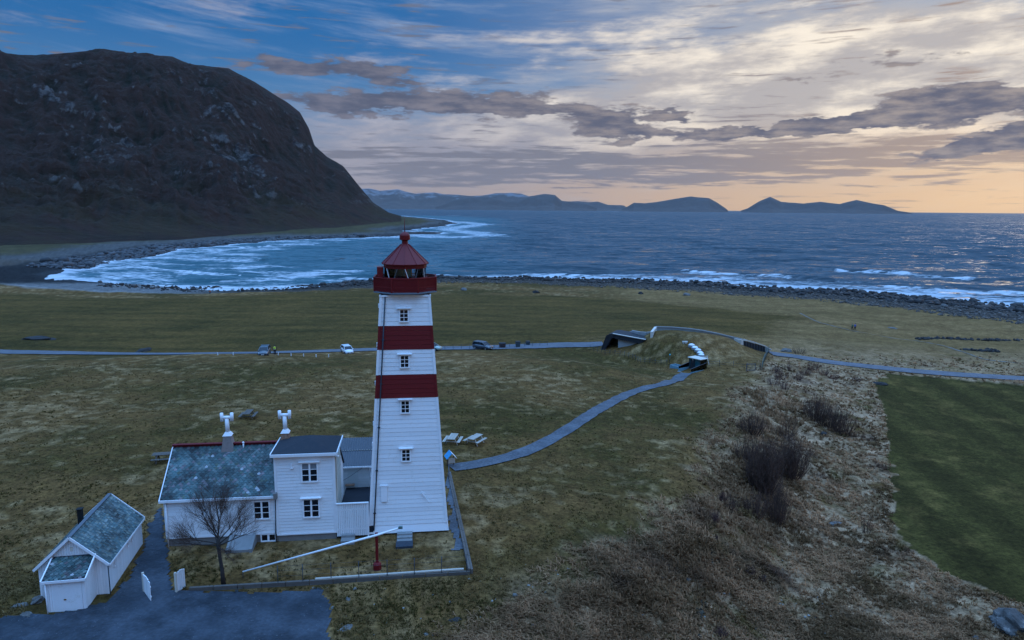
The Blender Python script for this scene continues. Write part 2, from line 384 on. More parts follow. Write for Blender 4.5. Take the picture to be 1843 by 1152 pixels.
def ground():
    azs = np.radians(np.concatenate([np.linspace(-180, -46, 34)[:-1], np.linspace(-46, 46, 700), np.linspace(46, 180, 34)[1:]]))
    el = np.concatenate([np.linspace(80, 36, 14)[:-1], PITCH+np.degrees(np.arctan((np.linspace(1200, 388, 640)-576)/FPX))])
    D = 30/np.tan(np.radians(el)); D = np.concatenate([D, [3300, 4500]])
    Rr, A = np.meshgrid(D, azs, indexing='ij')
    X, Y = Rr*np.sin(A), Rr*np.cos(A)
    x, y = X.ravel(), Y.ravel(); sd = coast_sd(x, y)
    rel, rp, beach, gf, uf, flat = relief(x, y, sd)
    z = base_z(x, y, sd)+rel
    me = make_grid('ground', X, Y, z.reshape(X.shape))
    sd = sd_eff(x, sd)
    # what covers the ground (albedo)
    Dd = np.hypot(x, y)
    big = fbm(x/30, y/30, 4, 21); med = fbm(x/7, y/7, 4, 25); fine = fbm(x/1.6, y/1.6, 4, 29); stre = fbm(x/22, y/5, 4, 33)
    def c(*v): return np.array(v)[None]
    dry = c(.150, .078, .025); green = c(.066, .044, .011); straw = c(.34, .205, .095)
    col = dry*(1+fine*.5)[:, None]
    g = np.clip(.42+big*1.7+med*1.1+fine*.8, 0, 1)[:, None]*.95
    col = col*(1-g)+green*g*(1+fine*.4)[:, None]
    s = (np.clip(med*1.0+fine*1.7+stre*.9-big*1.0-.12, 0, 1)*.75)[:, None]; col = col*(1-s)+straw*s
    # trodden darker grass round the houses
    ug = np.clip(.5+big*.5+stre*.9+fine*.3, 0, 1)[:, None]
    ucol = (c(.130, .072, .019)*ug+c(.058, .040, .010)*(1-ug))*(1+fine*.18+np.sin((y+x*.12)/2.1)*.05)[:, None]
    u = (uf*sst(Dd, 120, 140))[:, None]; col = col*(1-u)+ucol*u
    me_ = (sst(x, 25, 60)*sst(Dd, 120, 150)*(1-uf)*(~gf)*.75)[:, None]; col = col*(1-me_)+c(.210, .120, .045)*(1+fine*.25+med*.3+stre*.4)[:, None]*me_
    gg = (1+fine*.2+med*.25+np.sin((x*.93-y*.1)/1.3)*.07)[:, None]
    gcol = c(.056, .042, .010)*gg*(1+.16*np.tanh(3*np.sin((x*.97-y*.16)/.95)))[:, None]+np.clip(med+fine*.5-.12, 0, 1)[:, None]*c(.12, .065, .02)
    gw = gf.astype(float)[:, None]; col = col*(1-gw)+gcol*gw
    # pale flattened straw on the rough ground to the right, mossy hollows
    r = (rp*.85*np.clip(.62+med*.7+fine*1.2, 0, 1)*(~gf))[:, None]
    col = col*(1-r)+c(.43, .265, .155)*r
    mo = (rp*np.clip(fbm(x/5, y/5, 3, 44)*2.4-.65, 0, 1))[:, None]; col = col*(1-mo)+c(.085, .070, .014)*mo
    bank = np.exp(-((x-crest_x(y)-5)/4.5)**2)*(y < 100); hea = (rp*np.clip(fbm(x/6, y/6, 4, 47)*2.2-.6+bank*.35, 0, 1)*.85)[:, None]; col = col*(1-hea)+c(.060, .030, .024)*hea
    # beach: pebbles, boulder ground, wet sand
    peb = (sst(sd+fbm(x/8, y/8, 3, 50)*7, 47, 42))[:, None]
    pc = c(.105, .085, .068)*(1+fine*.45)[:, None]; col = col*(1-peb)+pc*peb
    bl = (sst(sd+fbm(x/8, y/8, 3, 52)*8, 32, 22))[:, None]*sst(x, -200, -120)[:, None]; col = col*(1-bl)+c(.055, .050, .045)*(1+fine*.3)[:, None]*bl
    p1, p2 = onz(60, 505, 0), onz(300, 520, 0)
    sand = (sst(sd+med*6, 52, 44)*sst(x, -110, -150)*sst(Dd, 420, 370))[:, None]; col = col*(1-sand)+c(.24, .225, .21)*(1+fine*.12)[:, None]*sand
    dk = (sst(x, -100, -140)*sst(Dd, 375, 395)*sst(Dd, 560, 480)*sst(sd, 130, 100))[:, None]; col = col*(1-dk)+c(.035, .034, .034)*(1+fine*.5)[:, None]*dk
    # far side of the bay: grey stones then rough pasture
    fr = sst(Dd, 470, 560)[:, None]
    fcol = c(.065, .052, .024)*(1+big*.5+med*.4)[:, None]; st = sst(sd+big*25, 95, 60)[:, None]
    fcol = fcol*(1-st)+c(.085, .08, .075)*(1+fine*.5+med*.3)[:, None]*st; w_ = sst(sd+big*8, 22, 10)[:, None]; fcol = fcol*(1-w_)+c(.035, .034, .035)*w_
    col = col*(1-fr)+fcol*fr
    cattr(me, 'cover', np.clip(col, .004, 1)); fattr(me, 'wet', np.clip(sst(sd, 14, 3)+sand[:, 0]*.6, 0, 1)); fattr(me, 'stony', np.clip(peb[:, 0]+bl[:, 0], 0, 1)); fattr(me, 'rough', rp)
    m, gg_, b = mat('ground_cover'); nt = m.node_tree
    P = gg_.pos(); cov = gg_.attr('cover', 'Color')
    n1 = gg_.noise(P, 3.2, 5, .7); n2 = gg_.noise(P, .35, 4, .6)
    v = gg_.voro(P, 2.2, out='Distance'); sv_ = gg_.attr('stony')
    n4 = gg_.noise(P, 1.1, 5, .7); f = (n1-0.5)*2.8+1.0; f = f*((n2-0.5)*0.8+1.0)*((n4-.5)*1.6+1.0)
    f = f*(1.0-sv_*0.0)+sv_*(0.25-v)*1.2
    gg_.link(gg_.scale(cov, f.max(0.15)), b.inputs['Base Color'])
    gg_.link(0.95-gg_.attr('wet')*0.55, b.inputs['Roughness']); b.inputs['Specular IOR Level'].default_value = .08
    gg_.link(gg_.bump(n1+sv_*v*-1.5, 0.9, .25), b.inputs['Normal'])
    return link('ground', me, m, kind='structure')
ground_o = ground()

# ------------------------------------------------------------------ sea
def sea():
    azs = np.radians(np.linspace(-48, 50, 640))
    yy = np.concatenate([np.linspace(720, 400, 300), np.linspace(399.2, 379, 46)])
    D = CAMZ/np.tan(np.radians(PITCH+np.degrees(np.arctan((yy-576)/FPX)))); D = np.concatenate([D, [20000, 40000, 90000]])
    Rr, A = np.meshgrid(D, azs, indexing='ij'); X, Y = Rr*np.sin(A), Rr*np.cos(A); x, y = X.ravel(), Y.ravel(); Dd = Rr.ravel()
    sd = -coast_sd(x, y)
    rng = np.random.default_rng(5); z = np.zeros(len(x))
    for i in range(34):
        lam = 5*1.105**i; th = math.radians(-100+rng.normal()*26); k = 2*math.pi/lam
        amp = .0085*lam**.85*sst(Dd, lam*160, lam*75)
        z += amp*np.sin(k*(x*math.cos(th)+y*math.sin(th))+rng.uniform(0, 6.28)+1.2*perlin(x/lam/3, y/lam/3, 60+i))
    z *= .5+.5*sst(sd, 5, 120); z *= .75+.5*fbm(x/160, y/160, 2, 61)
    foam = np.zeros(len(x))
    # breaking rollers that run along the shore (crest lines read from the photograph)
    ROLL_ = [([(1060,478),(1130,482),(1200,487),(1280,493),(1350,496),(1420,500),(1500,505),(1560,508)], 1.9, (1230, 1430)),
             ([(1430,486),(1500,489),(1580,491),(1650,496),(1720,501),(1800,507),(1900,515)], 1.7, (1500, 1760)),
             ([(1560,513),(1630,518),(1700,523),(1780,527),(1835,529),(1900,536),(2000,545)], 1.6, (1500, 1900)),
             ([(880,489),(920,491),(960,494),(1020,497),(1090,501)], 1.0, (930, 1100)),
             ([(1195,469),(1260,472),(1340,475),(1390,478)], 1.1, None), ([(1150,468),(1200,470),(1230,472)], .9, None), ([(1790,472),(1830,474),(1900,478)], 1.0, None),
             ([(1500,470),(1560,473),(1620,475)], .7, None), ([(600,500),(640,499),(690,503)], .6, (590, 700)), ([(420,448),(500,442),(580,441)], .9, (400, 600)), ([(250,478),(330,490),(430,497),(300,497)], .5, (240, 450))]
    for px, h, br in ROLL_:
        P = np.array([onz(a, b, 0)[:2] for a, b in px]); P = np.array(catmull(P, 5))
        L = np.concatenate([[0], np.cumsum(np.hypot(*(P[1:]-P[:-1]).T))])
        best = np.full(len(x), 1e9); sg = np.zeros(len(x)); al = np.zeros(len(x)); pxx = np.zeros(len(x)); ppx = np.interp(np.linspace(0, 1, len(P)), np.linspace(0, 1, len(px)), [q[0] for q in px])
        sel = np.where((x > P[:, 0].min()-60) & (x < P[:, 0].max()+60) & (y > P[:, 1].min()-60) & (y < P[:, 1].max()+60))[0]
        for i in range(len(P)-1):
            d = P[i+1]-P[i]; t = np.clip(((x[sel]-P[i, 0])*d[0]+(y[sel]-P[i, 1])*d[1])/(d@d), 0, 1)
            ex, ey = x[sel]-P[i, 0]-t*d[0], y[sel]-P[i, 1]-t*d[1]; dd = np.hypot(ex, ey); kx = dd < best[sel]
            s_ = np.sign(d[0]*ey-d[1]*ex); j = sel[kx]
            best[j] = dd[kx]; sg[j] = s_[kx]; al[j] = (L[i]+t*(L[i+1]-L[i]))[kx]/L[-1]; pxx[j] = (ppx[i]+t*(ppx[i+1]-ppx[i]))[kx]
        u = best*sg+fbm(x/18, y/18, 2, 70)*2.2        # + is seaward
        env = sst(al, 0, .12)*sst(al, 1, .88)*(best < 60)*(.75+.5*perlin(x/22, y/22, 66))
        back = np.exp(-np.maximum(u, 0)**2/60); front = np.exp(-np.minimum(u, 0)**2/5)
        z += h*env*np.where(u > 0, back, front)
        if br:
            bw = sst(pxx, br[0]-15, br[0]+15)*sst(pxx, br[1]+15, br[1]-15)
            foam = np.maximum(foam, bw*env*np.exp(-((u+.8)/ (2.0))**2)*(1.35+.6*fbm(x/5, y/5, 3, 72)))
            foam = np.maximum(foam, bw*(u < 0)*sst(u, -22, -1)*(best < 40)*.50)
    # wash near the shore and the white bay
    ww = np.interp(x, [-100, 0, 100, 250], [30, 34, 75, 85]); wash = sst(sd, 1, 0)*0+np.clip(1-sd/ww, 0, 1)**1.2*.66*sst(Dd, 1200, 700)+sst(sd, 9, 1)*.25+sst(sd, 38, 2)*.5*sst(Dd, 700, 1200)
    bay = [tuple(onz(a, b, 0)[:2]) for a, b in [(90,505),(100,488),(180,472),(300,450),(420,436),(600,428),(735,424),(640,434),(540,446),(500,460),(530,480),(700,486),(640,500),(480,515),(420,520),(200,508)]]
    bm = inpoly(x, y, bay); bd = pdist(x, y, [(*p, 0) for p in bay+[bay[0]]]); bs = np.where(bm, bd, -bd)
    foam = np.maximum(foam, sst(bs, -20, 30)*.54*(.70+1.3*fbm(x/45, y/20, 4, 80)))
    hd = [tuple(onz(a, b, 0)[:2]) for a, b in [(735,410),(790,405),(830,399),(845,401),(870,404),(800,412),(870,421),(880,425),(800,427),(740,423),(660,429)]]
    hm = pdist(x, y, [(*p, 0) for p in hd]); foam = np.maximum(foam, sst(hm, 60, 0)*.62*(Dd > 500))
    far = [tuple(onz(a, b, 0)[:2]) for a, b in [(690,388),(770,388),(830,388)]]
    foam = np.maximum(foam, sst(pdist(x, y, [(*p, 0) for p in far]), 60, 0)*.5*(Dd > 1200))
    foam = np.maximum(foam, wash)
    sp = [tuple(onz(a, b, 0)[:2]) for a, b in [(1843,545),(1700,530),(1600,518),(1500,512),(1400,507),(1250,502),(1100,499)]]
    foam = np.maximum(foam, sst(pdist(x, y, [(*p, 0) for p in sp]), 11, 2)*.55)
    teal = sst(sd, 420, 60)*sst(x, 60, -120)
    me = make_grid('sea', X, Y, z.reshape(X.shape)); fattr(me, 'foam', foam); fattr(me, 'teal', teal)
    m, g, b = mat('sea_water'); P = g.pos(); px_, py_, pz_ = g.sep(P)
    Ps = g.comb(px_*0.45, py_, pz_*0.0)      # crests run across the wind
    n1 = g.noise(Ps, .085, 6, .62, .4); n2 = g.noise(Ps, .6, 5, .6, .3); n3 = g.noise(Ps, .012, 3, .5)
    fo = g.attr('foam')
    lace = g.voro(g.comb(px_*.10+n2*1.3, py_*.22+n1*1.2, pz_*0.0), 1.0, 'DISTANCE_TO_EDGE')
    net = lace.sstep(.28, .0)
    fn = (fo*1.55+(n2-0.5)*2.2+(n1-0.5)*2.2+net*0.45*fo.sstep(0.1, .4)-0.68).sstep(.0, .80)
    # scattered whitecaps
    cap = (n1*0.55+n2*0.45).sstep(.625, .70)*0.55
    fn = fn.max(cap)
    deep = g.mix(g.attr('teal'), (.004, .030, .046), (.010, .085, .105))
    g.link(deep, b.inputs['Base Color'])
    b.inputs['Roughness'].default_value = .16; b.inputs['IOR'].default_value = 1.333
    def slope(scv, k, det, seed):
        q = g.noise(g.comb(px_*scv[0]+seed, py_*scv[1]+seed, pz_*0.0), 1.0, det, .68, .3, color=True); a, b_, _c = g.sep(q); return (a-.5)*(k*.7), (b_-.5)*k
    ax, ay = slope((.010, .030), 1.8, 9, 3.0); cx, cy = slope((.05, .16), 2.6, 7, 9.0); ex, ey = slope((.22, .55), 2.2, 5, 5.0)
    gn = g.new('ShaderNodeNewGeometry'); gx_, gy_, gz_ = g.sep(E(m.node_tree, gn.outputs['Normal']))
    nv = g.new('ShaderNodeVectorMath'); nv.operation = 'NORMALIZE'; g.link(g.comb(gx_+ax+cx+ex, gy_+ay+cy+ey-0.55, gz_+0.0), nv.inputs[0]); bn = E(m.node_tree, nv.outputs[0])
    g.link(bn, b.inputs['Normal'])
    fb = g.new('ShaderNodeBsdfDiffuse'); fb.inputs[0].default_value = (.62, .64, .66, 1); g.link(bn, fb.inputs['Normal'])
    mx = g.new('ShaderNodeMixShader'); g.link(fn*0.9, mx.inputs[0]); m.node_tree.links.new(b.outputs[0], mx.inputs[1]); m.node_tree.links.new(fb.outputs[0], mx.inputs[2])
    m.node_tree.links.new(mx.outputs[0], m.node_tree.nodes['Material Output'].inputs[0])
    return link('sea', me, m, kind='structure')
sea_o = sea()

# ------------------------------------------------------------------ mountain
def mountain():
    SIL = [(-500,90),(-200,70),(-80,78),(0,94),(15,101),(60,102),(120,98),(180,92),(250,99),(310,105),(340,117),(410,125),(460,150),(515,185),(540,204),(556,232),(566,262),(588,282),(618,300),(642,330),(672,365),(700,383),(722,389)]
    FOOT = [(-500,455),(-200,430),(0,414),(150,412),(300,413),(450,410),(550,407),(620,404),(680,399),(722,394)]
    sa = [azel(*p) for p in SIL]; fa = [azel(*p) for p in FOOT]
    azd = np.linspace(sa[0][0], sa[-1][0], 520); sel = np.interp(azd, [a for a, e in sa], [e for a, e in sa])
    az_px = np.interp(azd, [a for a, e in sa], [p[0] for p in SIL])
    dr = np.interp(az_px, [-500, 0, 400, 540, 640, 722], [1700, 2000, 2050, 2080, 2000, 1900])
    df = np.interp(az_px, [-500, 0, 300, 500, 600, 680, 722], [560, 690, 800, 980, 1150, 1450, 1700])
    hr = CAMZ+dr*np.tan(np.radians(sel)); hr = np.maximum(hr, 3)
    t = np.concatenate([np.linspace(-.05, 1, 300), np.linspace(1.02, 1.9, 24)])
    T, AI = np.meshgrid(t, np.arange(len(azd)), indexing='ij')
    az = np.radians(azd)[AI]; Dd = df[AI]+(dr-df)[AI]*T
    s = .62*np.clip(T, 0, 1)**1.35+.38*sst(T, .45, .92)
    cliff = sst(az_px, 380, 560)[AI]*.5
    s = s*(1-cliff)+cliff*(.40*np.clip(T, 0, 1)**1.2+.60*sst(T, .62, .97))
    zf = 5.0
    Z = zf+(hr[AI]-zf)*s
    X, Y = Dd*np.sin(az), Dd*np.cos(az)
    x, y = X.ravel(), Y.ravel(); Tt = T.ravel(); H = hr[AI].ravel()
    amp = np.clip(H/460, .08, 1)
    gul = fbm(np.degrees(az).ravel()*.8+fbm(x/300, y/300, 3, 90)*1.2, Dd.ravel()/500, 4, 91, ridged=True)
    crag = fbm(x/150, y/150, 5, 93, .5, ridged=True); n = crag*30+gul*10+fbm(x/210+y/160, y/260-x/300, 5, 117, .55, ridged=True)*26+fbm(x/60, y/60, 4, 118, .6, ridged=True)*9+fbm(x/38, y/38, 4, 96, .6)*7+fbm(x/300, y/300, 3, 99)*16+fbm(x/14, y/14, 3, 97, .6)*3.0
    # ledges
    zz = Z.ravel()+n*amp*sst(Tt, 0, .22)*(.10+.90*sst(Tt, 1.0, .72))
    led = np.sin(zz/13+fbm(x/90, y/90, 3, 101)*4); zz += led*2.6*amp*sst(Tt, .1, .3)*sst(Tt, 1.0, .8)
    zz = np.where(Tt > 1, zz-(Tt-1)**1.5*H*.5, zz); zz = np.where(Tt < 0, zz-8*(-Tt/.05), zz)
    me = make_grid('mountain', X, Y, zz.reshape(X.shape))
    Zs = zz.reshape(X.shape).copy()
    for _ in range(14): Zs[1:-1, 1:-1] = (Zs[:-2, 1:-1]+Zs[2:, 1:-1]+Zs[1:-1, :-2]+Zs[1:-1, 2:]+Zs[1:-1, 1:-1])/5
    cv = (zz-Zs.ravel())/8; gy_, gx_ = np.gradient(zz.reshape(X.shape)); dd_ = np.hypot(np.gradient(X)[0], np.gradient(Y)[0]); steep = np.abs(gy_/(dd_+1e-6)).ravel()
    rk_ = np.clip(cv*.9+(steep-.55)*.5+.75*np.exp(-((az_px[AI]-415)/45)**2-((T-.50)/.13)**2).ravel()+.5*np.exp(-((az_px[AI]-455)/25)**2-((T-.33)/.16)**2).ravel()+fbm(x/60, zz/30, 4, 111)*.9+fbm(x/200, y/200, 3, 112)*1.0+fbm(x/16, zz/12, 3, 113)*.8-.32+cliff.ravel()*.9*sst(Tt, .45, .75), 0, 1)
    fattr(me, 'rocky', rk_*sst(Tt, -.05, .1)); fattr(me, 'gully_shade', np.clip(.5-cv*.8-gul*.5+fbm(x/90, y/90, 3, 115)*.6, 0, 1))  # hollows found by curvature; vegetation tone that also paints in crease shade
    m, g, b = mat('mountain_rock'); P = g.pos(); N = g.new('ShaderNodeNewGeometry'); nz = g.sep(E(m.node_tree, N.outputs['Normal']))[2]
    x_, y_, z_ = g.sep(P)
    n1 = g.noise(P, .011, 8, .68); n2 = g.noise(P, .055, 7, .72); n3 = g.noise(g.comb(x_, y_, z_*2.2), .02, 6, .65)
    heath = g.mix((n1-.5)*1.5+g.attr('gully_shade'), (.042, .019, .012), (.011, .012, .006)); heath = g.mix(n2.sstep(.55, .75)*0.8, heath, (.060, .042, .024))  # heath greener and darker in hollows, relief shade put into its colour
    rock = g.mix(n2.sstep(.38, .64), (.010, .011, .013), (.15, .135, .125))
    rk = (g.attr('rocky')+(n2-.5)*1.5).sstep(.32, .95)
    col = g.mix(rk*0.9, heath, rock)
    low = z_.sstep(95, 12); col = g.mix(low*n1.sstep(.42, .6)*.6, col, (.050, .032, .012))
    # pale scree stones
    sc = g.voro(P, .11).sstep(.16, .05)*n2.sstep(.52, .66); col = g.mix(sc*0.6, col, (.11, .105, .10))
    g.link(col, b.inputs['Base Color']); b.inputs['Roughness'].default_value = .95; b.inputs['Specular IOR Level'].default_value = .2
    g.link(g.bump(n2+n3*.8, 1.0, 14.0), b.inputs['Normal'])
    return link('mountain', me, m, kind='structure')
mountain_o = mountain()

# ------------------------------------------------------------------ islands on the horizon
def island(name, pts, dist, depth, seed, snow=0.0):
    A = [azel(*p) for p in pts]; azd = np.linspace(A[0][0], A[-1][0], 170); e = np.interp(azd, [a for a, _ in A], [b for _, b in A])
    hr = np.maximum(CAMZ+dist*np.tan(np.radians(e)), 1.0)
    t = np.concatenate([np.linspace(-.04, 1, 26), np.linspace(1.08, 2, 10)]); T, AI = np.meshgrid(t, np.arange(len(azd)), indexing='ij')
    az = np.radians(azd)[AI]; ww = np.clip(hr[AI]/hr.max(), .15, 1)
    Dd = dist-depth*(1-T)*ww; X, Y = Dd*np.sin(az), Dd*np.cos(az); x, y = X.ravel(), Y.ravel()
    s = np.where(T < 1, .55*np.clip(T, 0, 1)+.45*sst(T, .4, 1.0), np.clip(1-(T-1)**1.3, 0, 1))
    Z = hr[AI]*s; Z = Z.ravel()+fbm(x/420, y/420, 5, seed, .6, ridged=True)*hr.max()*.10*sst(T.ravel(), 0, .3)*(.25+.75*sst(np.abs(T.ravel()-1), 0, .2))*ww.ravel()
    Z = np.where(T.ravel() < 0, -8, Z)
    me = make_grid(name, X, Y, Z.reshape(X.shape)); return link(name, me, ISL if not snow else ISLS, kind='structure')
def isl_mat(nm, snow):
    m, g, b = mat(nm); P = g.pos(); z = g.sep(P)[2]; n = g.noise(P, .004, 6, .6)
    c = g.mix(n, (.030, .027, .030), (.075, .062, .055))
    if snow: c = g.mix((z*(1/900.0)+(n-.5)*1.6-.30).sstep(.1, .3)*.30, c, (.35, .36, .40))
    g.link(c, b.inputs['Base Color']); b.inputs['Roughness'].default_value = .95; return m
ISL, ISLS = isl_mat('island_rock', 0), isl_mat('snowy_rock', 1)
def c2(l): return [(600+a/2.835, 320+b/2.835) for a, b in l]
island('far_hills', c2([(60,62),(140,57),(190,57),(240,68),(330,60),(370,72),(420,82),(515,75),(560,85),(640,88),(700,94),(760,92),(830,80),(910,78),(960,82),(1000,97),(1060,110),(1170,122),(1250,120),(1300,125),(1350,122),(1400,138),(1480,141),(1500,152)]), 21000, 2600, 200, 1)
island('island', c2([(520,150),(560,136),(600,118),(690,98),(790,97),(880,118),(940,115),(1000,95),(1070,83),(1130,88),(1165,118),(1200,122),(1280,128),(1330,148),(1345,154)]), 17000, 1500, 210)
island('island', [(921+a/2, b/2) for a, b in [(395,754),(420,742),(440,730),(480,732),(520,728),(590,716),(645,708),(710,714),(740,730),(770,750),(778,757)]], 16000, 1400, 220)
island('island', [(921+a/2, b/2) for a, b in [(825,758),(850,750),(890,725),(930,709),(970,727),(1050,733),(1110,727),(1180,735),(1240,720),(1300,733),(1340,739),(1390,759),(1440,766)]], 16000, 1400, 230)
# ------------------------------------------------------------------ object helpers
class MB:
    def __init__(s): s.v = []; s.f = []; s.m = []; s.sm = []; s.c = []
    def add(s, vs, fs, mi=0, smooth=False, col=None):
        n = len(s.v); s.v += [tuple(v) for v in vs]; s.f += [tuple(i+n for i in f) for f in fs]; s.m += [mi]*len(fs); s.sm += [smooth]*len(fs)
        if col is not None: s.c += [col]*len(vs)
    def box(s, x0, x1, y0, y1, z0, z1, mi=0, col=None):
        s.add([(x0,y0,z0),(x1,y0,z0),(x1,y1,z0),(x0,y1,z0),(x0,y0,z1),(x1,y0,z1),(x1,y1,z1),(x0,y1,z1)],
              [(0,3,2,1),(4,5,6,7),(0,1,5,4),(1,2,6,5),(2,3,7,6),(3,0,4,7)], mi, col=col); return s
    def hexa(s, p, mi=0, col=None):
        s.add(p, [(0,3,2,1),(4,5,6,7),(0,1,5,4),(1,2,6,5),(2,3,7,6),(3,0,4,7)], mi, col=col); return s
    def bar(s, a, b, w, h=None, mi=0, up=(0,0,1)):
        a, b = Vector(a), Vector(b); h = h or w; d = (b-a).normalized(); u = Vector(up)
        if abs(d.dot(u)) > .98: u = Vector((0, 1, 0))
        r = d.cross(u).normalized()*(w/2); t = r.cross(d).normalized()*(h/2)
        s.hexa([a-r-t, a+r-t, b+r-t, b-r-t, a-r+t, a+r+t, b+r+t, b-r+t], mi); return s
    def tube(s, pts, rs, n=8, mi=0, cap=True, smooth=True):
        pts = [Vector(p) for p in pts]; rs = rs if isinstance(rs, (list, tuple)) else [rs]*len(pts); vs = []; fs = []
        for i, p in enumerate(pts):
            d = (pts[min(i+1, len(pts)-1)]-pts[max(i-1, 0)]).normalized(); u = Vector((0, 0, 1)) if abs(d.z) < .9 else Vector((0, 1, 0))
            a = d.cross(u).normalized(); b = a.cross(d).normalized()
            for k in range(n):
                t = 2*math.pi*k/n; vs.append(p+(a*math.cos(t)+b*math.sin(t))*rs[i])
        for i in range(len(pts)-1):
            for k in range(n): fs.append((i*n+k, i*n+(k+1) % n, (i+1)*n+(k+1) % n, (i+1)*n+k))
        if cap: fs.append(tuple(range(n-1, -1, -1))); fs.append(tuple((len(pts)-1)*n+k for k in range(n)))
        s.add(vs, fs, mi, smooth); return s
    def lathe(s, prof, n=12, mi=0, c=(0, 0), ph=0.0, smooth=False):
        vs = []; fs = []
        for r, z in prof:
            for k in range(n):
                t = ph+2*math.pi*k/n; vs.append((c[0]+r*math.cos(t), c[1]+r*math.sin(t), z))
        m = len(prof)
        for i in range(m-1):
            for k in range(n): fs.append((i*n+k, i*n+(k+1) % n, (i+1)*n+(k+1) % n, (i+1)*n+k))
        fs.append(tuple(range(n-1, -1, -1))); fs.append(tuple((m-1)*n+k for k in range(n)))
        s.add(vs, fs, mi, smooth); return s
    def prism(s, poly, z0, z1, mi=0):
        n = len(poly); s.add([(*p, z0) for p in poly]+[(*p, z1) for p in poly], [tuple(range(n-1, -1, -1)), tuple(range(n, 2*n))]+[(i, (i+1) % n, n+(i+1) % n, n+i) for i in range(n)], mi); return s
    def mesh(s, name):
        me = bpy.data.meshes.new(name); me.from_pydata(s.v, [], s.f)
        me.polygons.foreach_set('material_index', s.m); me.polygons.foreach_set('use_smooth', s.sm); me.update()
        if s.c: cattr(me, 'tone', np.array(s.c))
        return me
    def build(s, name, m, parent=None, kind=None, loc=None, rot=None):
        me = s.mesh(name)
        for q in (m if isinstance(m, (list, tuple)) else [m]): me.materials.append(q)
        o = bpy.data.objects.new(name, me); C.objects.link(o)
        if parent is not None: o.parent = parent
        if kind: o['kind'] = kind
        if loc is not None: o.location = loc
        if rot is not None: o.rotation_euler = rot
        return o
ORD = ['leftmost', 'second', 'third', 'fourth', 'fifth', 'sixth', 'seventh', 'eighth', 'ninth', 'tenth', 'eleventh', 'twelfth', 'thirteenth', 'fourteenth']
def ordn(i, rest): return ('leftmost' if i == 0 else ORD[i]+' from the left')+' of the '+rest
def tag(o, label, cat, group=None, kind=None):
    o['label'] = label; o['category'] = cat
    if group: o['group'] = group
    if kind: o['kind'] = kind
    return o
def thing(name, label, cat, loc=(0, 0, 0), rz=0.0, group=None):
    o = bpy.data.objects.new(name, None); C.objects.link(o); o.location = loc; o.rotation_euler = (0, 0, rz); o.empty_display_size = .3
    return tag(o, label, cat, group)
def kids(o): return [c for c in bpy.data.objects if c.parent == o]
def dup(o, loc, rz, label=None, sc=None):
    def cp(q, par):
        c = q.copy(); C.objects.link(c)
        if par is not None: c.parent = par
        for k in kids(q): cp(k, c)
        return c
    r = cp(o, None); r.location = loc; r.rotation_euler = (0, 0, rz)
    if label: r['label'] = label
    if sc: r.scale = (sc,)*3
    return r

# ------------------------------------------------------------------ paints and surfaces
def pmat(name, col, rough=.6, var=.12, nscale=3.0, bump=.15, spec=.3, metal=0.0, dirt=None, rnd=.08, coat=0, tone=False, bscale=None):
    m, g, b = mat(name); P = g.coord('Object'); n = g.noise(P, nscale, 5, .62); n2 = g.noise(P, nscale*9, 4, .6)
    oi = g.new('ShaderNodeObjectInfo'); rr = E(m.node_tree, oi.outputs['Random'])
    f = (n-.5)*(var*2)+(n2-.5)*var+1.0+(rr-.5)*(rnd*2)
    base = g.attr('tone', 'Color') if tone else g.mix(0.0, col, col)
    c = g.scale(base, f)
    if dirt: c = g.mix(n.sstep(.52, .72)*n2.sstep(.35, .7)*dirt[1], c, dirt[0])
    g.link(c, b.inputs['Base Color']); b.inputs['Roughness'].default_value = rough; b.inputs['Metallic'].default_value = metal
    b.inputs['Specular IOR Level'].default_value = spec
    if coat: b.inputs['Coat Weight'].default_value = coat
    if bump: g.link(g.bump(n2, bump, .02), b.inputs['Normal'])
    return m
WHITE = pmat('white_painted_wood', (.83, .84, .84), .55, .07, 2.2, .25, dirt=((.50, .46, .38), .55), rnd=.05)
TRIM = pmat('white_trim_paint', (.85, .85, .85), .5, .05, 2.0, .15, rnd=.02)
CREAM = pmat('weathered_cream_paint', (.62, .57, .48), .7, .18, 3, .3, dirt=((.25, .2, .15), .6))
RED = pmat('dark_red_paint', (.150, .007, .009), .55, .15, 2.5, .3, rnd=.05)
REDG = pmat('glossy_red_metal', (.15, .006, .008), .48, .12, 2.0, .08, spec=.3, rnd=.0)
GLASSW = pmat('dark_window_glass', (.008, .010, .014), .08, .1, 2, 0, spec=.35)
CURT = pmat('lace_curtain', (.20, .22, .24), .8, .3, 22, .2)
STONE = pmat('rough_grey_masonry', (.21, .195, .18), .9, .45, 2.6, .7, dirt=((.10, .085, .07), .7))
CONC = pmat('grey_concrete', (.26, .26, .255), .85, .25, 3, .4, dirt=((.14, .13, .11), .5))
DARKF = pmat('black_roofing_felt', (.022, .026, .034), .8, .25, 4, .4, dirt=((.16, .07, .02), .22))
SLATE = pmat('mossy_roof_slate', (.09, .11, .12), .5, .3, 7, .4, tone=True, spec=.4)
CORR = pmat('weathered_corrugated_sheet', (.105, .115, .13), .6, .3, 4, .2, dirt=((.05, .05, .05), .6))
PIPE = pmat('dark_downpipe', (.035, .05, .065), .5, .15, 4, .1)
RUST = pmat('rusty_masonry', (.30, .17, .11), .9, .5, 5, .5, dirt=((.40, .35, .30), .8))
WOODG = pmat('grey_weathered_timber', (.12, .10, .085), .85, .4, 5, .5, dirt=((.08, .07, .06), .6), rnd=.12)
WOODP = pmat('pale_weathered_timber', (.42, .37, .31), .8, .25, 6, .4, dirt=((.2, .17, .14), .4), rnd=.1)
GREENG = pmat('oxidised_metal', (.10, .16, .15), .6, .3, 5, .2)
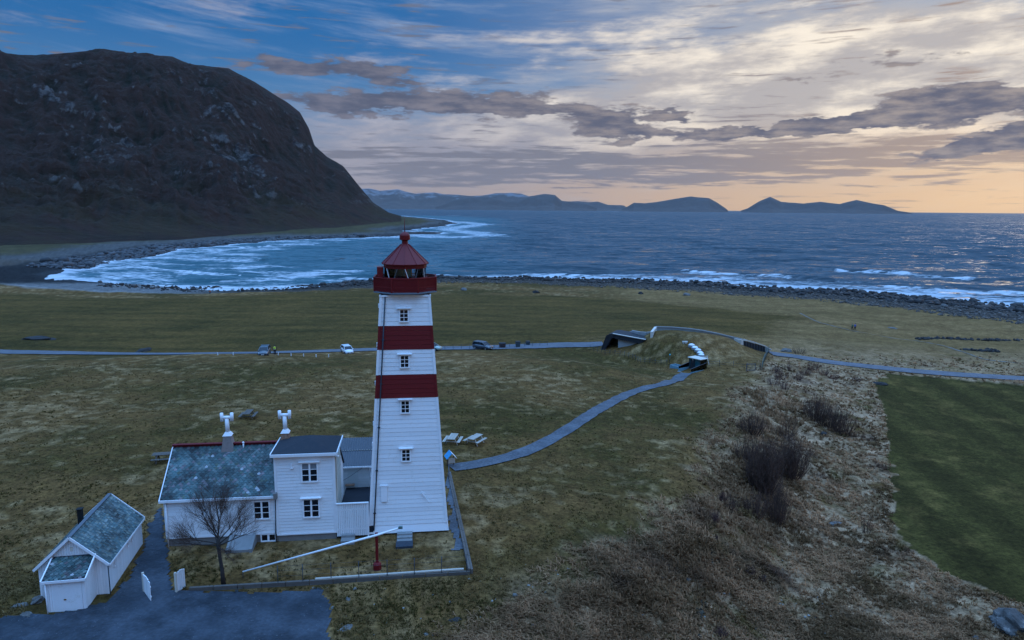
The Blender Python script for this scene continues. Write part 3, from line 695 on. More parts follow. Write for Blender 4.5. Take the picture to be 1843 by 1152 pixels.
BRASS = pmat('old_brass', (.35, .22, .09), .35, .2, 5, .1, metal=.7)
def glass_mat(name, col=(.9, .95, 1.0), rough=.02):
    m, g, b = mat(name); nt = m.node_tree
    gl = g.new('ShaderNodeBsdfGlossy'); gl.inputs['Roughness'].default_value = .04
    tr = g.new('ShaderNodeBsdfTransparent'); tr.inputs[0].default_value = (*col, 1)
    fr = g.new('ShaderNodeFresnel'); fr.inputs[0].default_value = 1.5
    mx = g.new('ShaderNodeMixShader'); f = E(nt, fr.outputs[0]).max(0.06); g.link(f, mx.inputs[0]); nt.links.new(tr.outputs[0], mx.inputs[1]); nt.links.new(gl.outputs[0], mx.inputs[2])
    nt.links.new(mx.outputs[0], nt.nodes['Material Output'].inputs[0]); return m
GLASS = glass_mat('clear_glass'); GLASST = glass_mat('greenish_glass', (.80, .92, .92))

# ------------------------------------------------------------------ the station frame of reference
GB = 14.7; RZ = R_(7.5)
OC = Vector((-7.32, 48.05, GB)); EU = Vector((math.cos(RZ), math.sin(RZ), 0)); EV = Vector((-math.sin(RZ), math.cos(RZ), 0))
def W(u, v, h): return OC+EU*u+EV*v+Vector((0, 0, h))

def window(parent, u, v, h, w, ht, cols, rows, tilt=0.0, casing=.09, hood=0.0, curtain=False, yaw=0.0, deep=.05, label=None, mid=.0):
    """casing and bars are the window; panes are its sub-parts. u,h = centre; faces -v"""
    mb = MB(); c = casing
    mb.box(-w/2-c, w/2+c, -deep-.03, 0, ht/2, ht/2+c).box(-w/2-c, w/2+c, -deep-.05, 0, -ht/2-c, -ht/2)
    mb.box(-w/2-c, -w/2, -deep-.03, 0, -ht/2, ht/2).box(w/2, w/2+c, -deep-.03, 0, -ht/2, ht/2)
    bw = .018
    for i in range(1, cols):
        x = -w/2+w*i/cols; b = mid if (mid and i*2 == cols) else bw
        mb.box(x-b, x+b, -deep-.012, -.004, -ht/2, ht/2)
    for j in range(1, rows):
        z = -ht/2+ht*j/rows; mb.box(-w/2, w/2, -deep-.008, -.004, z-bw, z+bw)
    if hood: mb.hexa([(-w/2-hood, -deep-.16, ht/2+c+.02), (w/2+hood, -deep-.16, ht/2+c+.02), (w/2+hood, 0, ht/2+c+.05), (-w/2-hood, 0, ht/2+c+.05),
                      (-w/2-hood, -deep-.16, ht/2+c+.06), (w/2+hood, -deep-.16, ht/2+c+.06), (w/2+hood, 0, ht/2+c+.10), (-w/2-hood, 0, ht/2+c+.10)])
    o = mb.build('window', TRIM, parent, loc=(u, v, h), rot=(tilt, 0, yaw))
    if label: o['label'] = label
    for i in range(cols):
        for j in range(rows):
            x0 = -w/2+w*i/cols; z0 = -ht/2+ht*j/rows
            pm = CURT if (curtain and j == rows-1) else GLASSW
            MB().box(x0, x0+w/cols, -deep+.012, -.008, z0, z0+ht/rows).build('pane', pm, o)
    return o

# ------------------------------------------------------------------ lighthouse
def lighthouse():
    t = thing('lighthouse', 'tall square white timber lighthouse with two dark red bands and a red lantern', 'lighthouse', W(-.10, 0, 0), RZ)
    HW = lambda h: 2.68-.0645*h
    th = math.atan(.0645)
    MB().prism([(-2.60, -2.60), (2.60, -2.60), (2.60, 2.60), (-2.60, 2.60)], -.35, .12).build('foundation', STONE, t)
    core = MB(); core.hexa([(-HW(.1), -HW(.1), .1), (HW(.1), -HW(.1), .1), (HW(.1), HW(.1), .1), (-HW(.1), HW(.1), .1), (-HW(16.5), -HW(16.5), 16.5), (HW(16.5), -HW(16.5), 16.5), (HW(16.5), HW(16.5), 16.5), (-HW(16.5), HW(16.5), 16.5)])
    core.build('tower_core', WHITE, t)
    sk = MB()
    for k in range(4):
        a = k*math.pi/2; R = Matrix.Rotation(a, 3, 'Z')
        P = [(-2.80, -2.78, .05), (2.80, -2.78, .05), (2.66, -2.58, .05), (-2.66, -2.58, .05), (-2.66, -2.645, .60), (2.66, -2.645, .60), (2.60, -2.55, .60), (-2.60, -2.55, .60)]
        sk.hexa([R@Vector(p) for p in P])
    sk.build('base_skirt', TRIM, t)
    segs = [(.60, 9.49, 30, 0), (9.49, 11.10, 5, 1), (11.10, 12.81, 6, 0), (12.81, 14.43, 5, 1), (14.43, 16.50, 7, 0)]
    rr = random.Random(2)
    for k in range(4):
        R = Matrix.Rotation(k*math.pi/2, 3, 'Z')
        for (a, b, n, red) in segs:
            for i in range(n):
                h0 = a+(b-a)*i/n; h1 = a+(b-a)*(i+1)/n-.010; w0, w1 = HW(h0)-.0, HW(h1)-.0; o0 = .032+rr.uniform(-.004, .004)+(.012 if red else 0); o1 = .016+(.012 if red else 0)
                P = [(-w0, -w0-o0, h0), (w0, -w0-o0, h0), (w0, -w0+.01, h0), (-w0, -w0+.01, h0), (-w1, -w1-o1, h1), (w1, -w1-o1, h1), (w1, -w1+.01, h1), (-w1, -w1+.01, h1)]
                MB().hexa([R@Vector(p) for p in P]).build('wall_board', RED if red else WHITE, t)
        # corner boards
        for (a, b, n, red) in segs:
            w0, w1 = HW(a), HW(b); s = .075 if not red else .066
            P = [(w0-.09, -w0-s, a), (w0+s, -w0-s, a), (w0+s, -w0+.09, a), (w0-.09, -w0+.09, a), (w1-.09, -w1-s, b), (w1+s, -w1-s, b), (w1+s, -w1+.09, b), (w1-.09, -w1+.09, b)]
            MB().hexa([R@Vector(p) for p in P]).build('corner_board', RED if red else TRIM, t)
    for hc, ht in ((15.12, .74), (12.0, .76), (8.88, .78), (5.50, .76)):
        window(t, -.10, -HW(hc)-.045, hc, .50, ht, 2, 3, tilt=-th, casing=.085, hood=.24)
    for (u, h, a) in ((-1.62, 2.85, 0),):
        MB().box(-.21, .21, -.12, 0, -.55, .55).box(-.26, .26, -.15, 0, .55, .60).build('wall_hatch', TRIM, t, loc=(u, -HW(h)-.03, h), rot=(-th, 0, 0))
    MB().bar((1.0, -HW(2.6)-.10, 2.75), (1.45, -HW(2.2)-.30, 2.25), .05).bar((1.0, -HW(2.6)-.02, 2.75), (1.0, -HW(2.6)-.14, 2.75), .12).build('wall_bracket', TRIM, t)
    # rain pipe down the left edge of the front
    MB().tube([(-HW(h)+.30, -HW(h)-.12, h) for h in (16.4, 12, 8, 4, .3)], .045, 8).build('downpipe', PIPE, t)
    for h in (1.5, 4.5, 7.5, 10.5, 13.5): MB().box(-.09, .09, -.02, .10, -.03, .03).build('pipe_clip', PIPE, t, loc=(-HW(h)+.30, -HW(h)-.10, h))
    for h, s in ((5.9, 1), (7.4, 1), (10.3, 1), (13.0, 1), (15.7, 1)):
        MB().box(-.14, .02, -.10, .10, -.14, .14).build('side_vent', TRIM, t, loc=(-HW(h)-.03, -1.0, h))
    # cornice under the gallery
    MB().prism([(-1.72, -1.72), (1.72, -1.72), (1.72, 1.72), (-1.72, 1.72)], 16.38, 16.50).build('cornice', TRIM, t)
    # gallery (octagonal)
    Rg = 2.08/math.cos(math.pi/8); oct_ = lambda r: [(r*math.cos(math.pi/8+k*math.pi/4), r*math.sin(math.pi/8+k*math.pi/4)) for k in range(8)]
    MB().prism(oct_(Rg-.35), 16.50, 16.60).prism(oct_(Rg+.06), 16.60, 16.68).build('gallery_floor', pmat('grey_blue_paint', (.16, .20, .24), .6, .2, 4, .2), t)
    o8 = oct_(Rg)
    for hz, w_ in ((17.62, .10), (17.02, .06), (16.74, .07)):
        for k in range(8):
            a, b = o8[k], o8[(k+1) % 8]; MB().bar((*a, hz), (*b, hz), w_, .06).build('rail', RED, t)
    for k in range(8):
        MB().box(-.05, .05, -.05, .05, 16.68, 17.66).build('gallery_post', RED, t, loc=(*o8[k], 0), rot=(0, 0, math.pi/8+k*math.pi/4))
    lm = MB().box(-.022, .022, -.012, .012, 16.72, 17.60).mesh('baluster'); lm.materials.append(RED)
    for k in range(8):
        a, b = Vector((*o8[k], 0)), Vector((*o8[(k+1) % 8], 0)); n = 24
        for i in range(1, n):
            o = bpy.data.objects.new('baluster', lm); C.objects.link(o); o.parent = t; o.location = a.lerp(b, i/n)*1.008; o.rotation_euler = (0, 0, math.atan2(b.y-a.y, b.x-a.x))
    # lantern
    MB().lathe([(1.46, 16.68), (1.46, 17.48), (1.52, 17.50), (1.52, 17.58), (1.40, 17.60)], 12, ph=math.pi/2).build('lantern_drum', REDG, t)
    n = 12; rg = 1.42; P = [(rg*math.cos(math.pi/2+2*math.pi*k/n), rg*math.sin(math.pi/2+2*math.pi*k/n)) for k in range(n)]
    for k in range(n):
        a, b = P[k], P[(k+1) % n]; i_ = .985
        MB().hexa([(a[0], a[1], 17.60), (b[0], b[1], 17.60), (b[0]*i_, b[1]*i_, 17.60), (a[0]*i_, a[1]*i_, 17.60), (a[0], a[1], 18.24), (b[0], b[1], 18.24), (b[0]*i_, b[1]*i_, 18.24), (a[0]*i_, a[1]*i_, 18.24)]).build('lantern_pane', GLASS, t)
        z0, z1 = (17.60, 18.24) if k % 2 else (18.24, 17.60)
        MB().bar((a[0]*1.01, a[1]*1.01, z0), (b[0]*.3*1.01+a[0]*.7*1.01, b[1]*.3*1.01+a[1]*.7*1.01, z1), .04).build('glazing_bar', CORR if k % 2 else TRIM, t)
    MB().lathe([(1.30, 18.22), (1.47, 18.22), (1.47, 18.50), (1.30, 18.50)], 12, ph=math.pi/2).build('lantern_cornice', RED, t)
    MB().lathe([(1.20, 18.46), (1.60, 18.46), (1.62, 18.52), (.27, 19.82), (.22, 19.86), (.20, 20.02), (.20, 20.08)], 12, ph=math.pi/2).build('lantern_roof', REDG, t)
    for k in range(12):
        a = math.pi/2+2*math.pi*k/12; MB().bar((1.62*math.cos(a), 1.62*math.sin(a), 18.53), (.28*math.cos(a), .28*math.sin(a), 19.83), .035).build('roof_seam', REDG, t)
    MB().lathe([(.19, 20.06), (.36, 20.13), (.36, 20.42), (.30, 20.52), (.18, 20.62), (.05, 20.67)], 10).build('ventilator', REDG, t)
    MB().tube([(0, 0, 20.6), (0, 0, 21.65)], [.03, .012], 6).build('lightning_rod', RED, t)
    MB().box(-1.90, -1.50, -.55, .25, 16.68, 18.28).build('gallery_cupboard', RED, t)
    # lamp and lens
    MB().lathe([(.20, 17.3), (.34, 17.6), (.40, 17.75), (.42, 17.9), (.40, 18.05), (.30, 18.2), (.1, 18.25)], 16, smooth=True).build('lens', pmat('lens_prisms', (.16, .25, .25), .1, .4, 14, .6, spec=.8), t)
    MB().box(-.45, -.38, -.30, .30, 17.4, 18.22).box(.38, .45, -.30, .30, 17.4, 18.22).build('lens_frame', BRASS, t)
    MB().box(-.70, -.15, -.55, -.50, 17.55, 18.24).build('lamp_screen', pmat('dark_screen', (.03, .02, .02), .7), t)
    MB().box(.02, .12, -.62, -.58, 17.60, 18.15).build('red_lens_strip', pmat('red_glass', (.5, .01, .03), .3), t)
    MB().box(.22, .42, -.60, -.55, 17.60, 18.20).build('green_lens_strip', pmat('green_glass', (.02, .14, .12), .2), t)
    return t
lighthouse()

# ------------------------------------------------------------------ keeper's house
def slate_roof(name, parent, org, ux, up, Lx, Ly, s, nrm, seed=0, holes=True):
    """scalloped slates laid diamond fashion; one joined part"""
    rr = random.Random(seed); mb = MB(); ux, up, nrm = Vector(ux).normalized(), Vector(up).normalized(), Vector(nrm).normalized(); org = Vector(org)
    ny = int(Ly/(s*.52)); nx = int(Lx/s)+1
    for j in range(ny+1):
        for i in range(nx+1):
            x = (i+(.5 if j % 2 else 0))*s; y = j*s*.52+s*.45
            if x < s*.2 or x > Lx-s*.2 or y > Ly: continue
            wv = perlin(np.array([x*.9+seed]), np.array([y*.9]), 7)[0]
            b = .75+wv*.8+rr.uniform(-.3, .45)
            k = rr.random()
            col = (.045*b, .085*b, .085*b) if k < .6 else ((.095*b, .130*b, .125*b) if k < .86 else ((.14*b, .12*b, .125*b) if k < .95 else (.06*b, .085*b, .06*b)))
            if rr.random() < .012: col = (.32, .33, .34)
            l = rr.uniform(.0, .014); q = s*.5
            pts = [(-q*.95, .05), (-q*.72, -q*.70), (0, -q*1.02), (q*.72, -q*.70), (q*.95, .05), (0, q*1.0)]
            lo = [org+ux*(x+a)+up*(y+c_)+nrm*(.012+(.026 if c_ < 0 else .004)+l) for a, c_ in pts]
            bt = [p-nrm*.022 for p in lo]
            mb.add(lo+bt, [(0, 1, 2, 3, 4, 5), (0, 6, 7, 1), (1, 7, 8, 2), (2, 8, 9, 3), (3, 9, 10, 4)], 0, col=tuple(max(.006, c) for c in col))
    return mb.build(name, SLATE, parent, kind='stuff')
def boards_h(parent, u0, u1, v, h0, h1, n, m=None, thick=.028, holes=(), side=False, cut=None):
    """horizontal weatherboards facing -v (or +u when side: then u0,u1 run along v and v is u)"""
    m = m or WHITE
    for i in range(n):
        a = h0+(h1-h0)*i/n; b = h0+(h1-h0)*(i+1)/n-.012
        x0, x1 = (u0, u1) if cut is None else cut((a+b)/2)
        if x1-x0 < .05: continue
        if side:
            s = 1 if side > 0 else -1
            MB().hexa([(v+s*thick, x0, a), (v+s*thick, x1, a), (v, x1, a), (v, x0, a), (v+s*thick*.35, x0, b), (v+s*thick*.35, x1, b), (v, x1, b), (v, x0, b)][::1]).build('wall_board', m, parent)
        else:
            MB().hexa([(x0, v-thick, a), (x1, v-thick, a), (x1, v, a), (x0, v, a), (x0, v-thick*.35, b), (x1, v-thick*.35, b), (x1, v, b), (x0, v, b)]).build('wall_board', m, parent)
def keepers_house():
    t = thing('keepers_house', "white timber keeper's house with long slate roof and two-storey bay beside the tower", 'house', W(0, 0, 0), RZ)
    vf = -2.85
    # low wing
    MB().box(-15.88, -5.15, vf+.05, 3.0, -.4, .52).build('foundation', STONE, t)
    w = MB(); w.box(-15.9, -5.1, vf+.02, 3.05, .52, 3.2); w.add([(-15.9, vf+.02, 3.2), (-15.9, 3.05, 3.2), (-15.9, .1, 5.78), (-5.1, vf+.02, 3.2), (-5.1, 3.05, 3.2), (-5.1, .1, 5.78)], [(0, 1, 2), (3, 5, 4), (0, 2, 5, 3), (1, 4, 5, 2), (0, 3, 4, 1)])
    w.build('wall', WHITE, t)
    boards_h(t, -15.8, -8.9, vf+.02, .56, 3.16, 12)
    boards_h(t, vf+.1, 3.0, -15.9, .56, 3.16, 12, side=-1)
    for j in range(9):
        a = 3.2+j*.27; f = (a-3.1)/2.65; boards_h(t, vf+.1+2.9*f, 3.0-2.85*f, -15.9, a, a+.27, 1, side=-1)
    MB().box(-15.98, -15.80, vf-.04, vf+.14, .50, 3.2).build('corner_board', TRIM, t)
    MB().box(-15.9, -8.9, vf-.03, vf+.03, .46, .55).build('water_board', TRIM, t)
    # roof
    e0 = Vector((-16.15, vf-.22, 3.22)); rg = Vector((-16.15, .1, 5.88)); up = (rg-e0); L = up.length
    nrm = Vector((0, -up.z, up.y)).normalized()*1
    MB().hexa([(-16.15, vf-.22, 3.12), (-8.85, vf-.22, 3.12), (-8.85, .1, 5.78), (-16.15, .1, 5.78), (-16.15, vf-.22, 3.22), (-8.85, vf-.22, 3.22), (-8.85, .1, 5.88), (-16.15, .1, 5.88)]).build('roof', DARKF, t)
    MB().hexa([(-16.15, .1, 5.78), (-5.0, .1, 5.78), (-5.0, 3.3, 3.0), (-16.15, 3.3, 3.0), (-16.15, .1, 5.88), (-5.0, .1, 5.88), (-5.0, 3.3, 3.1), (-16.15, 3.3, 3.1)]).build('roof', DARKF, t)
    slate_roof('roof_slates', t, e0, (1, 0, 0), up, 7.3, L-.12, .262, nrm, 3)
    MB().bar((-16.2, -.02, 5.92), (-8.8, -.02, 5.92), .05, .24, up=(0, -.6, 1)).bar((-16.2, .1, 5.99), (-8.8, .1, 5.99), .16, .05).build('ridge_board', RED, t)
    MB().bar((-16.2, vf-.26, 3.18), (-8.72, vf-.26, 3.18), .06, .17).build('fascia', TRIM, t)
    MB().bar((-16.17, vf-.24, 3.16), (-16.17, .1, 5.84), .06, .18).build('bargeboard', TRIM, t)
    MB().bar((-16.17, 3.3, 3.05), (-16.17, .1, 5.84), .06, .18).build('bargeboard', TRIM, t)
    window(t, -9.80, vf, 2.22, .92, 1.16, 2, 3, casing=.10, mid=.06)
    window(t, -9.46, vf+.05, .22, .86, .42, 2, 1, casing=.08, mid=.07, label='small basement window')
    MB().tube([(-15.83, vf-.10, 3.1), (-15.83, vf-.10, -.2)], .04, 8).build('downpipe', TRIM, t)
    MB().tube([(-8.86, vf-.09, 3.1), (-8.86, vf-.09, 3.0), (-8.95, vf-.09, .6), (-8.95, vf-.09, -.1)], .035, 8).build('downpipe', PIPE, t)
    # cellar entrance: sloping concrete cheeks
    c_ = MB()
    for a, b in ((-11.9, -11.72), (-10.42, -10.24)):
        c_.hexa([(a, vf-1.35, -.3), (b, vf-1.35, -.3), (b, vf+.1, -.3), (a, vf+.1, -.3), (a, vf-1.35, .12), (b, vf-1.35, .12), (b, vf+.0, .62), (a, vf+.0, .62)])
    c_.hexa([(-11.72, vf-1.25, -.3), (-10.42, vf-1.25, -.3), (-10.42, vf, -.3), (-11.72, vf, -.3), (-11.72, vf-1.25, .04), (-10.42, vf-1.25, .04), (-10.42, vf, .54), (-11.72, vf, .54)])
    c_.build('cellar_entrance', CONC, t)
    # chimneys
    def chimney(u, v, zb, lab):
        ch = MB(); ch.hexa([(u-.52, v-.42, zb-.6), (u+.46, v-.42, zb-.6), (u+.46, v+.45, zb-.6), (u-.52, v+.45, zb-.6), (u-.26, v-.26, zb+1.02), (u+.22, v-.26, zb+1.02), (u+.22, v+.26, zb+1.02), (u-.26, v+.26, zb+1.02)])
        o = ch.build('chimney', RUST if lab else pmat('lichened_masonry', (.27, .22, .20), .9, .4, 5, .5, dirt=((.13, .06, .03), .5)), t)
        if lab: o['label'] = lab
        MB().hexa([(u-.32, v-.31, zb+1.02), (u+.28, v-.31, zb+1.02), (u+.28, v+.31, zb+1.02), (u-.32, v+.31, zb+1.02), (u-.17, v-.16, zb+1.26), (u+.13, v-.16, zb+1.26), (u+.13, v+.16, zb+1.26), (u-.17, v+.16, zb+1.26)]).build('chimney_collar', TRIM, o)
        MB().tube([(u-.02, v, zb+1.2), (u-.03, v, zb+2.2)], .145, 10).build('flue', TRIM, o)
        MB().tube([(u-.30, v, zb+2.28), (u+.26, v, zb+2.28)], .115, 10).build('cowl_arm', TRIM, o)
        for s in (-.36, .31): MB().tube([(u+s, v, zb+2.02), (u+s, v, zb+2.60)], .115, 10).build('cowl_pipe', TRIM, o)
        return o
    chimney(-12.45, -.05, 5.58, None); chimney(-8.62, .15, 5.58, 'rust-streaked chimney behind the bay')
    MB().tube([(-11.45, -.15, 5.5), (-11.45, -.15, 6.02)], .05, 8).lathe([(.08, 6.02), (.08, 6.07), (.01, 6.13)], 8, c=(-11.45, -.15)).build('vent_pipe', TRIM, t)
    # two-storey bay
    u0, u1, v1 = -8.86, -4.93, .35; vb = vf-.06
    MB().box(u0+.06, u1-.04, vb+.05, v1, -.4, .40).build('foundation', STONE, t)
    MB().box(u0+.02, u1-.02, vb+.02, v1, .40, 6.0).build('wall', WHITE, t)
    boards_h(t, u0+.1, u1-.1, vb+.02, .46, 5.98, 25)
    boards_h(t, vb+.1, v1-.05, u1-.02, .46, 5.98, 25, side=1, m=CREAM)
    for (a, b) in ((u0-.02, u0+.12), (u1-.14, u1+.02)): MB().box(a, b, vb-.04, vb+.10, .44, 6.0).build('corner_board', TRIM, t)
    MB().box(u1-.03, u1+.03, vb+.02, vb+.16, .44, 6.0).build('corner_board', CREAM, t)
    MB().box(u0, u1, vb-.05, vb+.02, .36, .45).build('water_board', TRIM, t)
    ex = .17; R0 = [(u0-ex, vb-ex-.08, 6.12), (u1+ex, vb-ex-.08, 6.12), (u1+ex, v1+.1, 6.12), (u0-ex, v1+.1, 6.12)]; ap = [((u0+u1)/2-.02, -1.0, 6.50), ((u0+u1)/2-.02, -.35, 6.50)]
    rm = MB(); rm.add(R0+ap+[(p[0], p[1], 6.06) for p in R0], [(0, 1, 4), (1, 2, 5, 4), (2, 3, 5), (3, 0, 4, 5), (6, 9, 8, 7)])
    rm.build('bay_roof', DARKF, t)
    MB().bar((u0-ex-.02, vb-ex-.10, 6.05), (u1+ex+.02, vb-ex-.10, 6.05), .06, .19).bar((u0-ex-.02, vb-ex, 6.06), (u0-ex-.02, v1+.1, 6.06), .06, .19).bar((u1+ex+.02, vb-ex, 6.06), (u1+ex+.02, v1+.1, 6.06), .06, .19).build('fascia', TRIM, t)
    MB().box(u0-.1, u1+.1, vb-.15, vb+.02, 5.90, 5.97).build('soffit', TRIM, t)
    window(t, -6.58, vb, 4.76, .94, 1.22, 2, 3, casing=.10, hood=.22, curtain=True, mid=.06, label='upper window with lace curtain')
    window(t, -6.56, vb, 2.22, .94, 1.20, 2, 3, casing=.10, hood=.22, mid=.06)
    MB().box(-7.78, -7.66, vb-.10, vb, 5.12, 5.45).box(-7.82, -7.62, vb-.14, vb, 5.08, 5.12).build('wall_vent', TRIM, t)
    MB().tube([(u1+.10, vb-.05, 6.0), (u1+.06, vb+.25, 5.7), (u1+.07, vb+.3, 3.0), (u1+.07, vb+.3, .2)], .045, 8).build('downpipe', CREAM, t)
    MB().tube([(u1+.05, vb-.05, 5.85), (u1+.30, vb-.02, 5.80)], .07, 8).build('gutter_outlet', TRIM, t)
    MB().box(u0-.06, u0+.16, vf-.46, vf-.20, 3.08, 3.5).build('gutter_box', STONE, t)
    return t
keepers_house()

# ------------------------------------------------------------------ link shed, courtyard and plank screen
def link_shed():
    t = thing('link_shed', 'low white shed with ribbed grey roof between house and tower', 'shed', W(0, 0, 0), RZ)
    v0 = 4.2; MB().box(-5.6, -1.0, v0, 7.2, .0, 2.4).build('wall', WHITE, t)
    boards_h(t, -5.58, -1.0, v0, .66, 2.4, 8, m=pmat('greyed_white_paint', (.50, .52, .52), .7, .12, 2, .3))
    mb = MB(); n = 26
    for (a, za, b, zb) in ((v0-.25, 2.42, 5.85, 3.02), (5.80, 3.05, 7.4, 3.58)):
        vs = []; fs = []
        for i in range(n*2+1):
            u = -5.75+4.9*i/(n*2); d = .07 if i % 2 else 0
            vs += [(u, a, za+d), (u, b, zb+d)]
            if i: k = 2*i; fs.append((k-2, k, k+1, k-1))
        m0 = len(vs); vs += [(x, y, z-.05-(z*0)) for x, y, z in vs]; fs += [tuple(j+m0 for j in reversed(f)) for f in fs]
        mb2 = MB(); mb2.add(vs, fs); mb2.build('roof_sheet', CORR, t)
    MB().bar((-5.75, v0-.27, 2.38), (-.9, v0-.27, 2.38), .06, .12).build('fascia', TRIM, t)
    MB().bar((-5.75, 5.86, 3.08), (-.9, 5.86, 3.08), .05, .03).build('roof_strip', CREAM, t)
    window(t, -2.87, v0-.02, 1.86, .50, .66, 1, 1, casing=.07)
    MB().box(-4.9, -4.1, v0-.05, v0, .68, 2.2).build('door', pmat('worn_door', (.46, .50, .50), .7, .15, 3, .3), t)
    MB().box(-5.05, -4.35, v0-.45, v0-.12, .92, 1.0).build('step', RUST, t)
    MB().tube([(-5.5, v0-.8, 1.35), (-4.6, v0-.4, 1.75), (-3.6, v0-.1, 2.35)], .015, 5).build('cable', PIPE, t)
    d = MB().box(-5.05, -2.5, -2.75, 4.2, -.4, .62).build('courtyard', pmat('dark_courtyard_felt', (.018, .022, .030), .85, .3, 3, .3)); d.location = W(0, 0, 0); d.rotation_euler = (0, 0, RZ); d['kind'] = 'structure'
    f = thing('plank_screen', 'white vertical plank screen closing the gap between house and tower', 'fence', W(0, 0, 0), RZ)
    n = 17; x0, x1 = -4.92, -2.86
    for i in range(n):
        a = x0+(x1-x0)*i/n; MB().box(a+.008, a+(x1-x0)/n-.008, -2.98+.012*(i % 2), -2.94+.012*(i % 2), .10, 2.42).build('plank', WHITE, f)
    MB().box(x0-.02, x1+.1, -3.05, -2.90, 2.42, 2.48).build('cap_rail', TRIM, f)
    MB().box(x0, x1, -2.92, -2.86, .5, .6).box(x0, x1, -2.92, -2.86, 1.9, 2.0).build('back_rail', TRIM, f)
    MB().box(x1+.0, x1+.10, -3.02, -2.92, .0, 2.42).build('post', TRIM, f)
    s = thing('side_step', 'pale concrete step before the plank screen', 'steps', W(-4.15, -3.55, 0), RZ)
    MB().box(-.45, .45, -.25, .25, -.25, .14).box(-.45, .45, .25, .50, -.25, .30).build('tread', CONC, s)
    s = thing('front_steps', 'stone steps with dark slab at the foot of the lighthouse', 'steps', W(-.35, -3.0, 0), RZ)
    for i, (a, b, z) in enumerate(((-.95, -.55, -.02), (-.60, -.25, .08), (-.28, .10, .18))): MB().box(-.52, .52, a+.02, b, -.3, z).build('tread', CONC, s)
    MB().box(-.56, .56, -1.75, -.95, -.2, .01).build('slab', pmat('dark_slab', (.035, .045, .06), .6, .2, 4, .3), s)
link_shed()

